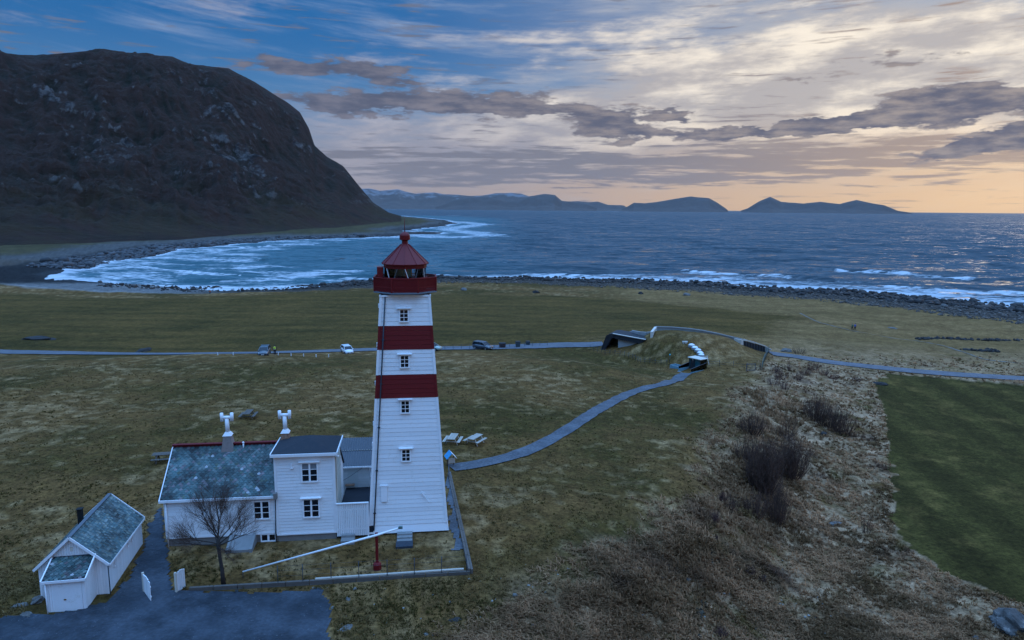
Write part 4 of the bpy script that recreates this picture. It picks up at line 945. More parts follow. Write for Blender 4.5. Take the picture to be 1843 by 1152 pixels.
# ------------------------------------------------------------------ outhouse, lower left
def outhouse():
    a_ang = R_(100.9); org = Vector((-23.5, 37.7, 14.38))
    t = thing('outhouse', 'small white plank outhouse with grey slate roof and low front porch', 'outbuilding', org, a_ang-math.pi/2)
    # local: x = b (right), y = a (back)
    Wd, L, he, hr = 3.55, 5.85, 2.15, 3.78
    w = MB(); w.box(-Wd, 0, 0, L, -.3, he); w.add([(-Wd, 0, he), (0, 0, he), (-Wd/2, 0, hr), (-Wd, L, he), (0, L, he), (-Wd/2, L, hr)], [(0, 1, 2), (3, 5, 4), (0, 2, 5, 3), (1, 4, 5, 2), (0, 3, 4, 1)])
    w.build('wall', WHITE, t)
    gap = .026; n = 26
    for i in range(n):
        x0 = -Wd+Wd*i/n+gap/2; x1 = -Wd+Wd*(i+1)/n-gap/2
        top = lambda x: he+(hr-he)*(1-abs(x+Wd/2)/(Wd/2))-.06
        for yy0, yy1 in ((-.03, 0.0), (L, L+.03)):
            MB().hexa([(x0, yy0, -.25), (x1, yy0, -.25), (x1, yy1, -.25), (x0, yy1, -.25), (x0, yy0, top(x0)), (x1, yy0, top(x1)), (x1, yy1, top(x1)), (x0, yy1, top(x0))]).build('wall_plank', WHITE, t)
    n = 40
    for i in range(n):
        y0 = L*i/n+gap/2; y1 = L*(i+1)/n-gap/2; MB().box(0, .028, y0, y1, -.25, he-.02).build('wall_plank', WHITE, t)
    for (x, y) in ((-.06, -.05), (-Wd-.04, -.05), (-.06, L-.04)): MB().box(x, x+.10, y, y+.10, -.25, he).build('corner_board', TRIM, t)
    ov = .2
    for s in (1, -1):
        xe = (ov if s > 0 else -Wd-ov); xr = -Wd/2; ze = he-(hr-he)/(Wd/2)*ov+.06; zr = hr+.06
        P = [(xe, -ov, ze), (xe, L+ov, ze), (xr, L+ov, zr), (xr, -ov, zr)]
        MB().hexa([(p[0], p[1], p[2]-.06) for p in P]+P if s < 0 else [(p[0], p[1], p[2]-.06) for p in P]+P).build('roof', DARKF, t)
        up = Vector((xr-xe, 0, zr-ze)); nr = Vector((up.z*s, 0, abs(up.x))).normalized()
        # plain narrow slates in courses
        rr = random.Random(9+s); mb = MB(); Ls = up.length; uu = up.normalized(); nc = 16; nl = 46
        for j in range(nc):
            for i in range(nl):
                y0 = -ov+.04+(L+2*ov-.08)*(i+(.5 if j % 2 else 0))/nl; y1 = min(y0+(L+2*ov)/nl*.94, L+ov-.02); b0 = Ls*j/nc; b1 = Ls*(j+1.25)/nc
                b1 = min(b1, Ls-.01); b = .8+rr.uniform(-.35, .5)+.5*perlin(np.array([y0*.8]), np.array([b0*.8]), 3)[0]; k = rr.random(); c = (.060*b, .105*b, .110*b) if k < .6 else ((.13*b, .165*b, .16*b) if k < .85 else (.12*b, .15*b, .13*b))
                p = lambda bb, yy, o: Vector((xe, 0, ze))+uu*bb+Vector((0, yy, 0))+nr*o
                lo = [p(b0, y0, .035+rr.uniform(0, .01)), p(b0, y1, .035), p(b1, y1, .006), p(b1, y0, .006)]
                q = [v-nr*.014 for v in lo]
                mb.add(lo+q, [(0, 1, 2, 3) if s > 0 else (3, 2, 1, 0), (0, 4, 5, 1), (0, 3, 7, 4), (1, 5, 6, 2)], 0, col=tuple(max(.01, x) for x in c))
        mb.build('roof_slates', SLATE, t, kind='stuff')
        for yy in (-ov-.03, L+ov+.03):
            MB().bar((xe, yy, ze-.02), (xr, yy, zr-.02), .05, .15).build('bargeboard', TRIM, t)
        MB().bar((xe+.02*s, -ov, ze-.05), (xe+.02*s, L+ov, ze-.05), .05, .11).build('fascia', TRIM, t)
    MB().bar((-Wd/2, -ov, hr+.09), (-Wd/2, L+ov, hr+.09), .22, .05).build('ridge_cap', CORR, t)
    MB().box(-2.72, -2.46, 3.35, 3.62, 2.9, 3.98).box(-2.76, -2.42, 3.31, 3.66, 3.98, 4.04).build('chimney', pmat('soot_black_metal', (.012, .012, .012), .7), t)
    MB().box(-Wd/2-.07, -Wd/2+.07, -.05, 0, 2.95, 3.2).build('gable_vent', CREAM, t)
    for y in (3.2, 4.0): window(t, .03, y, 1.62, .13, .30, 1, 1, casing=.03, yaw=math.pi/2, deep=.03)
    window(t, .03, .95, 1.55, .12, .45, 1, 1, casing=.03, yaw=math.pi/2, deep=.03)
    # porch
    x0, x1, y0 = -2.62, -.68, -1.48; zt, zf_ = 2.62, 1.98
    p = MB(); p.hexa([(x0, y0, -.3), (x1, y0, -.3), (x1, 0, -.3), (x0, 0, -.3), (x0, y0, zf_), (x1, y0, zf_), (x1, 0, zt), (x0, 0, zt)]); p.build('porch_wall', WHITE, t)
    n = 15
    for i in range(n):
        a = x0+(x1-x0)*i/n+.006; b = x0+(x1-x0)*(i+1)/n-.006; MB().box(a, b, y0-.03, y0, -.22, zf_-.04).build('porch_plank', WHITE, t)
    for i in range(11):
        a = y0+(-y0)*i/11+.006; b = y0+(-y0)*(i+1)/11-.006; z = lambda y: zf_+(zt-zf_)*(y-y0)/(-y0)-.04
        MB().hexa([(x1, a, -.22), (x1+.028, a, -.22), (x1+.028, b, -.22), (x1, b, -.22), (x1, a, z(a)), (x1+.028, a, z(a)), (x1+.028, b, z(b)), (x1, b, z(b))]).build('porch_plank', WHITE, t)
    MB().hexa([(x0-.14, y0-.16, zf_-.03), (x1+.14, y0-.16, zf_-.03), (x1+.14, -.04, zt), (x0-.14, -.04, zt), (x0-.14, y0-.16, zf_+.03), (x1+.14, y0-.16, zf_+.03), (x1+.14, -.04, zt+.06), (x0-.14, -.04, zt+.06)]).build('porch_roof', DARKF, t)
    upv = Vector((0, -y0+.12, zt-zf_)); slate_roof('porch_slates', t, (x0-.12, y0-.16, zf_+.03), (1, 0, 0), upv, x1-x0+.26, upv.length-.05, .24, (0, -upv.z, upv.y), 12)
    MB().bar((x0-.16, y0-.19, zf_-.02), (x1+.16, y0-.19, zf_-.02), .05, .14).bar((x0-.16, y0-.19, zf_+.02), (x0-.16, -.05, zt+.05), .06, .12).bar((x1+.16, y0-.19, zf_+.02), (x1+.16, -.05, zt+.05), .06, .12).build('porch_fascia', TRIM, t)
    MB().box(x0+.35, x1-.15, y0-.055, y0-.028, -.2, 1.72).build('porch_door', WHITE, t)
    MB().box(-1.75, -1.63, y0-.09, y0-.05, .78, .84).build('door_latch', BRASS, t)
    MB().tube([(x0+.02, y0-.12, 1.9), (x0+.02, y0-.12, -.28)], .035, 8).build('downpipe', TRIM, t)
    MB().tube([(.1, -.12, 2.0), (.1, -.12, .1)], .03, 8).build('downpipe', PIPE, t)
    MB().box(x0+.3, x1, y0-.45, y0-.05, -.3, -.16).build('doorstep', CONC, t)
outhouse()
# ------------------------------------------------------------------ roads, paths, yard
def ribbon(name, pts, width, m, lift=.05, nacross=9, cap_w=None):
    P = np.array([p[:2] for p in pts]); L = np.concatenate([[0], np.cumsum(np.hypot(*(P[1:]-P[:-1]).T))]); n = max(8, int(L[-1]/1.0))
    s = np.linspace(0, L[-1], n); X = np.interp(s, L, P[:, 0]); Y = np.interp(s, L, P[:, 1]); T = np.stack([np.gradient(X), np.gradient(Y)], 1); T /= np.linalg.norm(T, axis=1)[:, None]
    N = np.stack([-T[:, 1], T[:, 0]], 1); t = np.linspace(-.5, .5, nacross); w = width if np.isscalar(width) else np.interp(s/L[-1], np.linspace(0, 1, len(width)), width)
    wob = fbm(s/2.0, s*0+3, 4, 77)*.7
    gx = X[:, None]+N[:, 0:1]*(t[None]*(w+wob)[:, None] if not np.isscalar(w) else t[None]*(w+wob)[:, None]); gy = Y[:, None]+N[:, 1:2]*(t[None]*(w+wob)[:, None])
    zz = np.max([ground_z(gx+a, gy+b).reshape(gx.shape) for a, b in ((0, 0), (.25, .25), (-.25, -.25))], axis=0)+lift
    me = make_grid(name, gx, gy, zz); fattr(me, 'edge', np.broadcast_to(np.abs(t)*2, gx.shape)); return link(name, me, m, kind='structure')
def gravel_mat(name, c1, c2, sc=6.0):
    m, g, b = mat(name); P = g.pos(); n = g.noise(P, .5, 5, .65); f = g.noise(P, sc, 4, .7); v = g.voro(P, sc*.9)
    c = g.mix(n.sstep(.3, .7), c1, c2); c = g.scale(c, (f-.5)*1.6+1.0); c = g.mix(v.sstep(.16, .08)*.5*f.sstep(.45, .6), c, (.24, .25, .27))
    g.link(c, b.inputs['Base Color']); b.inputs['Roughness'].default_value = .85; g.link(g.bump(f-v, .8, .05), b.inputs['Normal']); return m
ASPH = gravel_mat('worn_asphalt', (.085, .088, .098), (.125, .13, .145), 5)
GRAV = gravel_mat('blue_grey_gravel', (.055, .062, .074), (.10, .11, .125), 4)
YARDM = gravel_mat('dark_yard_gravel', (.009, .015, .023), (.045, .056, .072), 5)
ribbon('road', ROAD_L, [4.6, 5, 5, 5.2, 5.6, 5.2], ASPH, .10)
ribbon('road', ROAD_R, [3.8, 4.2, 4.4, 4.4], ASPH, .10)
ribbon('footpath', PATH_M, [1.7, 1.7, 1.7, 1.8, 2.0, 2.2], GRAV, .06)
ribbon('track', TRAIL, .45, gravel_mat('trodden_earth', (.13, .115, .09), (.17, .15, .12), 3), .07, 3)
def patch(name, pts, z, m, step=.5):
    P = [tuple(p[:2]) for p in pts]; xs = [p[0] for p in P]; ys = [p[1] for p in P]; X = np.arange(min(xs), max(xs)+step, step); Y = np.arange(min(ys), max(ys)+step, step)
    gx, gy = np.meshgrid(X, Y); x, y = gx.ravel(), gy.ravel(); k = inpoly(x+fbm(x/1.5, y/1.5, 3, 8)*.5, y+fbm(x/1.5, y/1.5, 3, 18)*.5, P)
    zz = np.max([ground_z(x+a, y+b) for a, b in ((0, 0), (.25, .25), (-.25, .25), (.25, -.25), (-.25, -.25))], axis=0)+z; idx = -np.ones(len(x), int); nx = len(X); keep = k.reshape(gx.shape); q = keep[:-1, :-1] & keep[1:, :-1] & keep[:-1, 1:] & keep[1:, 1:]
    a, b = np.nonzero(q); base = a*nx+b; F = np.stack([base, base+1, base+1+nx, base+nx], 1); used = np.unique(F); idx[used] = np.arange(len(used))
    me = bpy.data.meshes.new(name); me.from_pydata(np.stack([x[used], y[used], zz[used]], 1).tolist(), [], idx[F].tolist()); me.polygons.foreach_set('use_smooth', [True]*len(F)); me.update()
    return link(name, me, m, kind='structure')
patch('gravel_yard', YARD, .05, YARDM, .2)
patch('gravel_strip', [W(2.75, 8.6, 0), W(3.25, 8.6, 0), W(3.65, -5.4, 0), W(2.85, -5.6, 0), W(2.75, -2.5, 0)], .05, GRAV, .2)

def pv(px, py, v):
    """photograph point on the station plane v = const, as (u, h)"""
    d = ray(px, py); o = np.array(OC); e = np.array(EV); t = ((o+e*v-CAM)@e)/(d@e); p = CAM+d*t-o; return float(p@np.array(EU)), float(p[2])

# ------------------------------------------------------------------ terrace edging and wire fence
def edging():
    t = thing('terrace_edging', 'low dark timber edging along the front of the lighthouse lawn', 'retaining wall', W(0, 0, 0), RZ)
    n = 12; u0, u1 = -12.9, 3.8
    for i in range(n):
        a = u0+(u1-u0)*i/n; b = u0+(u1-u0)*(i+1)/n; za, zb = -.02, -.02
        for j in range(2): MB().box(a+.02, b-.02, -8.42+.02*j, -8.22, -.45+.21*j, -.25+.21*j).build('timber', WOODG, t)
    MB().bar((-5.6, -8.30, .02), (3.4, -8.18, .04), .16, .09).build('loose_board', WOODP, t)
    t2 = thing('terrace_edging', 'broad grey timber edging running back from the lawn corner beside the tower', 'retaining wall', W(0, 0, 0), RZ)
    n = 9
    for i in range(n):
        v0 = -8.3+16.2*i/n; v1 = -8.3+16.2*(i+1)/n; f = lambda v: 3.82+(3.15-3.82)*(v+8.3)/16.2
        for s in (0, 1): MB().hexa([(f(v0)-.14+.16*s, v0+.02, -.5), (f(v0)+.0+.16*s, v0+.02, -.5), (f(v1)+.0+.16*s, v1-.02, -.5), (f(v1)-.14+.16*s, v1-.02, -.5), (f(v0)-.14+.16*s, v0+.02, .10-.05*s), (f(v0)+.0+.16*s, v0+.02, .10-.05*s), (f(v1)+.0+.16*s, v1-.02, .10-.05*s), (f(v1)-.14+.16*s, v1-.02, .10-.05*s)]).build('timber', WOODG, t2)
    w = thing('wire_fence', 'thin posts with wires standing along the front lawn edging', 'fence', W(0, 0, 0), RZ)
    us = [pv(x, 1045, -8.35)[0] for x in (500, 545, 596, 646, 697, 746, 795, 840)]
    for i, u in enumerate(us): MB().tube([(u, -8.34, -.35), (u+.01, -8.34, 1.05)], .022, 6).build('post', PIPE, w)
    for h in (.35, .7, 1.0): MB().tube([(u, -8.34, h) for u in us], .006, 4).build('wire', PIPE, w)
    MB().tube([(3.1, 7.3, -.3), (3.1, 7.3, 1.0)], .03, 6).build('post', CORR, w)
edging()
def mast():
    vb = -7.06; t = thing('tilting_mast', 'long white mast lowered across a short dark red post on the lawn', 'flagpole', W(0, 0, 0), RZ)
    u, h = pv(678, 962, vb); ub, _ = pv(679, 1016, vb)
    MB().lathe([(.26, -.3), (.26, .12), (.20, .20), (.12, .25)], 10, c=(ub, vb)).build('post_base', RED, t)
    MB().box(ub-.085, ub+.085, vb-.085, vb+.085, .1, h+.10).build('post', RED, t)
    a, b = pv(438, 1027, vb), pv(720, 948, vb)
    MB().tube([(a[0], vb-.14, a[1]), (u, vb-.14, h+.02), (b[0], vb-.14, b[1])], [.045, .075, .055], 8).build('pole', TRIM, t)
    MB().box(b[0]-.1, b[0]+.16, vb-.22, vb-.06, b[1]-.06, b[1]+.08).build('counterweight', GREENG, t)
    MB().tube([(a[0], vb-.14, a[1]+.02), (a[0], vb-.14, -.35)], .02, 6).build('prop', PIPE, t)
mast()
def gate(name, lab, pa, pb, n, h, lean=0):
    A, B = gat(*pa), gat(*pb); d = (B-A); L = math.hypot(d.x, d.y); t = thing(name, lab, 'gate', (A.x, A.y, min(A.z, B.z)), math.atan2(d.y, d.x))
    for i in range(n):
        x = L*i/n; MB().box(x+.01, x+L/n-.015, -.02, .02, .02, h+.12*math.sin(math.pi*(i+.5)/n)).build('slat', WHITE, t)
    MB().box(0, L, .02, .05, .25, .33).box(0, L, .02, .05, h-.3, h-.22).build('rail', TRIM, t)
    MB().box(-.10, 0, -.06, .06, -.2, h+.12).build('gatepost', CREAM, t)
gate('open_gate', 'white slatted gate leaf beside the lawn edging', (319, 1066), (334, 1056), 5, 1.15)
gate('open_gate', 'white slatted gate leaf standing open beside the outhouse yard', (260, 1066), (272, 1083), 5, 1.15)

# ------------------------------------------------------------------ picnic tables
def picnic(lab, px, py, rz, m, sc=1.0):
    p = gat(px, py); t = thing('picnic_table', lab, 'picnic table', (p.x, p.y, p.z-.03), rz, 'picnic tables on the grass'); L = 1.85
    for i in range(5): MB().box(-L/2, L/2, -.37+.15*i, -.24+.15*i, .70, .74).build('table_plank', m, t)
    for s in (-1, 1):
        for j in range(2): MB().box(-L/2, L/2, s*.72-.14+.15*j-.0, s*.72-.01+.15*j, .42, .46).build('seat_plank', m, t)
        x = s*.60
        MB().box(x-.025, x+.025, -.86, .86, .34, .42).build('cross_beam', m, t); MB().box(x-.025, x+.025, -.35, .35, .62, .70).build('top_batten', m, t)
        for q in (-1, 1): MB().bar((x+.05, q*.28, .70), (x+.05, q*.62, 0), .045, .11, up=(1, 0, 0)).build('leg', m, t)
    return t
picnic('picnic table nearest the tower, set square-on', 815, 797, R_(82), WOODP)
picnic('picnic table further from the tower, turned at an angle', 855, 799, R_(62), WOODP)
picnic('grey picnic table standing alone behind the house roof', 447, 752, R_(96), WOODG)
picnic('picnic table half hidden behind the left end of the slate roof', 296, 829, R_(14), WOODG)
def info_roof():
    p = gat(811, 838); t = thing('information_stand', 'small blue and white gable-roofed stand beside the footpath', 'sign', p, R_(20))
    blue = pmat('bright_blue_paint', (.05, .30, .55), .4, .1, 3, .1)
    for s, m in ((-1, blue), (1, TRIM)): MB().hexa([(s*.46, -.5, .75), (s*.46, .5, .75), (0, .5, 1.25), (0, -.5, 1.25), (s*.46, -.5, .79), (s*.46, .5, .79), (0, .5, 1.30), (0, -.5, 1.30)]).build('roof_panel', m, t)
    MB().box(-.30, .30, -.38, -.34, .35, .85).build('board', WOODP, t)
    for x in (-.28, .28): MB().box(x-.04, x+.04, -.04, .04, -.2, .98).build('post', WOODG, t)
    p = gat(808, 864); o = MB().tube([(0, 0, -.2), (0, 0, 1.15)], .045, 8).build('marker_post', CORR, None, loc=p); tag(o, 'slim grey post by the right corner of the tower', 'post')
info_roof()

# ------------------------------------------------------------------ rocks
def rock_mesh(seed, sub=2, flat=.7):
    bm = bmesh.new(); bmesh.ops.create_icosphere(bm, subdivisions=sub, radius=1.0); V = np.array([v.co[:] for v in bm.verts])
    n = fbm(V[:, 0]*1.1+seed*3.7, V[:, 1]*1.1+V[:, 2]*1.7, 3, seed)*.55+fbm(V[:, 0]*3+seed, V[:, 2]*3+V[:, 1]*2, 3, seed+9)*.16
    for v, k in zip(bm.verts, n): v.co *= 1+k; v.co.z *= flat
    me = bpy.data.meshes.new('rock'); bm.to_mesh(me); bm.free(); return me
ROCKM = pmat('lichened_rock', (.125, .115, .105), .85, .5, 1.6, .9, dirt=((.42, .42, .42), .55), rnd=.2)
BOULD = pmat('blue_grey_boulder', (.085, .078, .072), .9, .9, 1.6, 1.0, dirt=((.34, .31, .28), .8))
WALLR = pmat('mossy_wall_stone', (.055, .048, .034), .9, .6, 1.6, .9, rnd=.4)
ROCKD = pmat('dark_rock', (.040, .036, .034), .85, .5, 1.6, .9, rnd=.25)
def rock(lab, px, py, sx, sy, sz, seed, m=ROCKM, cat='rock', sink=.25, grp=None, nm='rock', sub=3):
    me = rock_mesh(seed, sub); me.materials.append(m); p = gat(px, py); o = bpy.data.objects.new(nm, me); C.objects.link(o); o.location = (p.x, p.y, p.z-sz*sink+sz*.35); o.scale = (sx, sy, sz); o.rotation_euler = (0, 0, seed*1.3)
    me.polygons.foreach_set('use_smooth', [False]*len(me.polygons)); return tag(o, lab, cat, grp)
rock('large blue-grey boulder in the rough grass below the green field', 1816, 1128, 1.25, 1.1, 1.35, 3, m=BOULD, nm='boulder', cat='boulder', sub=4)
rock('broken flat stone lying before the large boulder', 1752, 1146, .35, .25, .15, 4)
rock('pale blue-grey stone among the tussocks right of the bushes', 1502, 945, .62, .4, .34, 5)
rock('dark stone beside the bush nearest the green field', 1482, 783, .5, .4, .35, 6, m=ROCKD)
rock('pair of dark stones at the top corner of the green field', 1583, 692, 1.2, .6, .5, 7, m=ROCKD)
rock('flat pale stone in the grass below the lawn edging', 624, 1130, .38, .22, .08, 8)
rock('blue-grey stone between yard gravel and lawn edging', 626, 1079, .22, .15, .10, 9)
rock('flat brown stone in the grass right of the other flat stones', 818, 1116, .42, .22, .08, 10, m=ROCKD)
rock('rounded stone against the left side of the outhouse porch', 68, 1082, .42, .3, .30, 11)
rock('smaller rounded stone left of the outhouse', 42, 1090, .25, .2, .18, 12)
rock('pale pointed stone at far left of the outhouse stones', 28, 1092, .22, .15, .12, 13)
rock('flat slab of stone in front of the outhouse stones', 48, 1108, .42, .25, .10, 14)
rock('grey stone block beside the road east of the mound', 1415, 632, 1.5, .9, .7, 15)
rock('flat grey rock lying in the meadow near the walkers', 1607, 591, 1.4, .8, .35, 16)
rock('long dark stone heap in the far left field', 68, 611, 3.2, 1.0, .9, 17, m=ROCKD)
rock('low green-grey mound of stones behind the road', 258, 633, 2.0, .8, .8, 18, m=ROCKD)
def stone_row(name, lab, pts, n, s, m, cat='stone wall', seed=1):
    P = [gat(*p) for p in pts]; t = thing(name, lab, cat, P[0]); rr = random.Random(seed); L = np.array(catmull([tuple(p) for p in P], 10)); ms = [rock_mesh(seed*10+i, 2) for i in range(4)]
    for q in ms: q.materials.append(m)
    for i in range(n):
        q = L[int(rr.random()*(len(L)-1))]; x, y = q[0]+rr.gauss(0, s*.8), q[1]+rr.gauss(0, s*.8); z = gz(x, y)
        o = bpy.data.objects.new('stone', rr.choice(ms)); C.objects.link(o); o.parent = t; k = s*rr.uniform(.5, 1.3); o.location = (x-P[0].x, y-P[0].y, z-P[0].z+k*.25); o.scale = (k*rr.uniform(.8, 1.5), k, k*.8); o.rotation_euler = (rr.random(), rr.random(), rr.random()*6)
stone_row('stone_wall', 'tumbled old stone wall running down the rough bank', [(1284, 985), (1283, 1015), (1285, 1040)], 34, .14, WALLR, seed=3)
stone_row('stone_wall', 'lower stretch of tumbled wall at the bottom edge of the bank', [(1264, 1085), (1262, 1110), (1259, 1150), (1256, 1190)], 34, .13, WALLR, seed=4)
stone_row('stone_wall', 'long low dark stone wall across the meadow near the shore', [(1652, 610), (1700, 611), (1760, 612), (1850, 612)], 110, .45, ROCKD, seed=5)
stone_row('stone_heap', 'dark stones scattered in the meadow beside the right-hand trail', [(1730, 629), (1765, 633), (1790, 634), (1780, 630)], 60, .4, ROCKD, cat='stones', seed=6)

# ------------------------------------------------------------------ numpy joined masses
def ico():
    p = (1+5**.5)/2; V = np.array([(-1,p,0),(1,p,0),(-1,-p,0),(1,-p,0),(0,-1,p),(0,1,p),(0,-1,-p),(0,1,-p),(p,0,-1),(p,0,1),(-p,0,-1),(-p,0,1)], float)
    V /= np.linalg.norm(V[0]); F = np.array([(0,11,5),(0,5,1),(0,1,7),(0,7,10),(0,10,11),(1,5,9),(5,11,4),(11,10,2),(10,7,6),(7,1,8),(3,9,4),(3,4,2),(3,2,6),(3,6,8),(3,8,9),(4,9,5),(2,4,11),(6,2,10),(8,6,7),(9,8,1)])
    return V, F
def tri_mesh(name, V, F, tone, m, smooth=False, kind='stuff', lab=None, cat=None):
    me = bpy.data.meshes.new(name); me.vertices.add(len(V)); me.vertices.foreach_set('co', V.astype(np.float32).ravel()); me.loops.add(F.size); me.loops.foreach_set('vertex_index', F.astype(np.int32).ravel())
    k = F.shape[1]; me.polygons.add(len(F)); me.polygons.foreach_set('loop_start', np.arange(0, F.size, k, dtype=np.int32)); me.polygons.foreach_set('loop_total', np.full(len(F), k, np.int32)); me.update(calc_edges=True)
    if smooth: me.polygons.foreach_set('use_smooth', np.ones(len(F), bool))
    cattr(me, 'tone', tone); o = link(name, me, m, kind=kind)
    if lab: tag(o, lab, cat)
    return o
def scatter_px(n, x0, x1, y0, y1, rng):
    """random ground points, spread as the camera sees them"""
    px = rng.uniform(x0, x1, n); py = rng.uniform(y0, y1, n)
    D = _f[None]*FPX+CR[None]*(px-W0/2)[:, None]-CU[None]*(py-H0/2)[:, None]
    x = np.zeros(n); y = np.zeros(n); z = np.full(n, 9.0)
    for _ in range(14):
        t = (z-CAMZ)/D[:, 2]; x, y = D[:, 0]*t, D[:, 1]*t; z = z*.4+.6*base_z(x, y)
    return x, y
def stones(name, x, y, r, tone, m, lab, cat, rng, squash=.7):
    z = ground_z(x, y); V0, F0 = ico(); n = len(x); V = V0[None]*(1+rng.uniform(-.32, .32, (n, 12)))[:, :, None]*(r[:, None]*rng.uniform(.7, 1.3, (n, 3)))[:, None, :]
    V[:, :, 2] *= squash; a = rng.uniform(0, 6.28, n); c, s = np.cos(a)[:, None], np.sin(a)[:, None]
    X = V[:, :, 0]*c-V[:, :, 1]*s+x[:, None]; Y = V[:, :, 0]*s+V[:, :, 1]*c+y[:, None]; Z = V[:, :, 2]+(z+r*.22)[:, None]
    F = (F0[None]+(np.arange(n)*12)[:, None, None]).reshape(-1, 3); T = np.repeat(tone, 12, 0)
    return tri_mesh(name, np.stack([X, Y, Z], -1).reshape(-1, 3), F, T, m, lab=lab, cat=cat)
def stone_mat():
    m, g, b = mat('shore_stone'); P = g.pos(); n = g.noise(P, 1.4, 5, .65); g.link(g.scale(g.attr('tone', 'Color'), n*1.2+.4), b.inputs['Base Color']); b.inputs['Roughness'].default_value = .7; g.link(g.bump(n, .6, .2), b.inputs['Normal']); return m
SHST = stone_mat()
def shore():
    rng = np.random.default_rng(11); x, y = scatter_px(60000, -50, 1900, 495, 640, rng); sd = coast_sd(x, y); D = np.hypot(x, y)
    edge = 27+fbm(x/9, y/9, 3, 52)*9; east = sst(x, -175, -120)
    se = sd_eff(x, sd); k = (sd > -3.5) & (se < edge) & (rng.random(len(x)) < np.where(x > -60, 1, .6)*sst(sd, -5, 3)) & (x > -190) & (D < 420)
    X, Y = x[k][:16000], y[k][:16000]; n = len(X); r = np.exp(rng.normal(-.50, .45, n)); r = np.minimum(r, 1.8)*np.where(X < 0, .8, 1)
    t = rng.uniform(.5, 1.5, n)[:, None]*np.array([[.022, .016, .013]])*np.where(rng.random(n) < .07, 2.6, 1)[:, None]
    stones('shore_boulders', X, Y, r, t, SHST, None, None, rng)
    k = (se > 18) & (se < 50+fbm(x/8, y/8, 3, 50)*6) & (x > -60) & (D < 420); X, Y = x[k][:8000], y[k][:8000]; n = len(X); r = np.exp(rng.normal(-1.25, .42, n))
    t = rng.uniform(.5, 1.6, n)[:, None]*np.array([[.080, .062, .050]]); stones('shore_cobbles', X, Y, r, t, SHST, None, None, rng)
    # dark rocks lining the left and far side of the bay
    x = rng.uniform(-480, -60, 60000); y = rng.uniform(280, 900, 60000); sd = coast_sd(x, y); k = (sd > -3) & (sd < 30) & (y > 400) & (np.hypot(x, y) < 980); X, Y = x[k][:6500], y[k][:6500]; n = len(X)
    stones('bay_rocks', X, Y, np.exp(rng.normal(-.1, .5, n)), rng.uniform(.4, 1.4, n)[:, None]*np.array([[.055, .055, .058]]), SHST, None, None, rng, .55)
    for i, (a, b, s) in enumerate(sorted([(1236, 532, 1.5), (1444, 531, 1.9), (1600, 543, 1.4), (1153, 529, 1.3), (1450, 519, 1.2), (1400, 521, 1.1), (1820, 560, 1.7), (965, 528, 1.6), (835, 522, 1.5), (1575, 533, 1.3), (1700, 552, 1.5), (700, 521, 1.2), (392, 519, 1.6), (180, 508, 1.3)])):
        rock(ordn(i, 'large rounded boulders along the stony shore'), a, b, s, s*.8, s*.9, 40+i, m=ROCKD if i % 3 else ROCKM, cat='boulder', grp='large boulders along the shore', nm='boulder', sub=2)
shore()

# ------------------------------------------------------------------ grass
def tuft_mat():
    m, g, b = mat('dry_grass_blades'); g.link(g.attr('tone', 'Color'), b.inputs['Base Color']); tl = g.new('ShaderNodeBsdfTranslucent'); g.link(g.attr('tone', 'Color'), tl.inputs[0]); mx = g.new('ShaderNodeMixShader'); mx.inputs[0].default_value = .5; m.node_tree.links.new(b.outputs[0], mx.inputs[1]); m.node_tree.links.new(tl.outputs[0], mx.inputs[2]); m.node_tree.links.new(mx.outputs[0], m.node_tree.nodes['Material Output'].inputs[0]); b.inputs['Roughness'].default_value = .8; b.inputs['Specular IOR Level'].default_value = .05; return m
TUFT = tuft_mat()
def tufts(name, x, y, ln, wd, tone, nb, lean, rng, lab):
    z = ground_z(x, y)-.02; n = len(x); ang = rng.uniform(0, 6.28, (n, nb)); out = rng.uniform(.15, .75, (n, nb)); L = ln[:, None]*rng.uniform(.6, 1.25, (n, nb))
    bx = x[:, None]+rng.normal(0, .25, (n, nb))*ln[:, None]; by = y[:, None]+rng.normal(0, .25, (n, nb))*ln[:, None]; bz = np.repeat(z[:, None], nb, 1)
    dx = np.cos(ang)*out+lean[0]; dy = np.sin(ang)*out+lean[1]; dz = 1-.35*out
    nn = np.sqrt(dx*dx+dy*dy+dz*dz); dx, dy, dz = dx/nn, dy/nn, dz/nn; w = wd[:, None]
    px, py = -dy, dx; q = np.hypot(px, py)+1e-6; px, py = px/q*w, py/q*w
    mx, my, mz = bx+dx*L*.55, by+dy*L*.55, bz+dz*L*.55; tx, ty, tz = bx+dx*L*1.15+lean[0]*L*.3, by+dy*L*1.15+lean[1]*L*.3, bz+dz*L*.75
    V = np.stack([np.stack([bx-px, by-py, bz], -1), np.stack([bx+px, by+py, bz], -1), np.stack([mx+px*.8, my+py*.8, mz], -1), np.stack([tx, ty, tz], -1), np.stack([mx-px*.8, my-py*.8, mz], -1)], 2).reshape(-1, 3)
    m_ = n*nb; base = np.arange(m_)*5; F = np.stack([np.stack([base, base+1, base+2], 1), np.stack([base, base+2, base+4], 1), np.stack([base+4, base+2, base+3], 1)], 1).reshape(-1, 3)
    T = np.repeat(tone, nb, 0)*rng.uniform(.75, 1.25, (m_, 1)); T = np.repeat(T, 5, 0)
    return tri_mesh(name, V, F, T, TUFT)
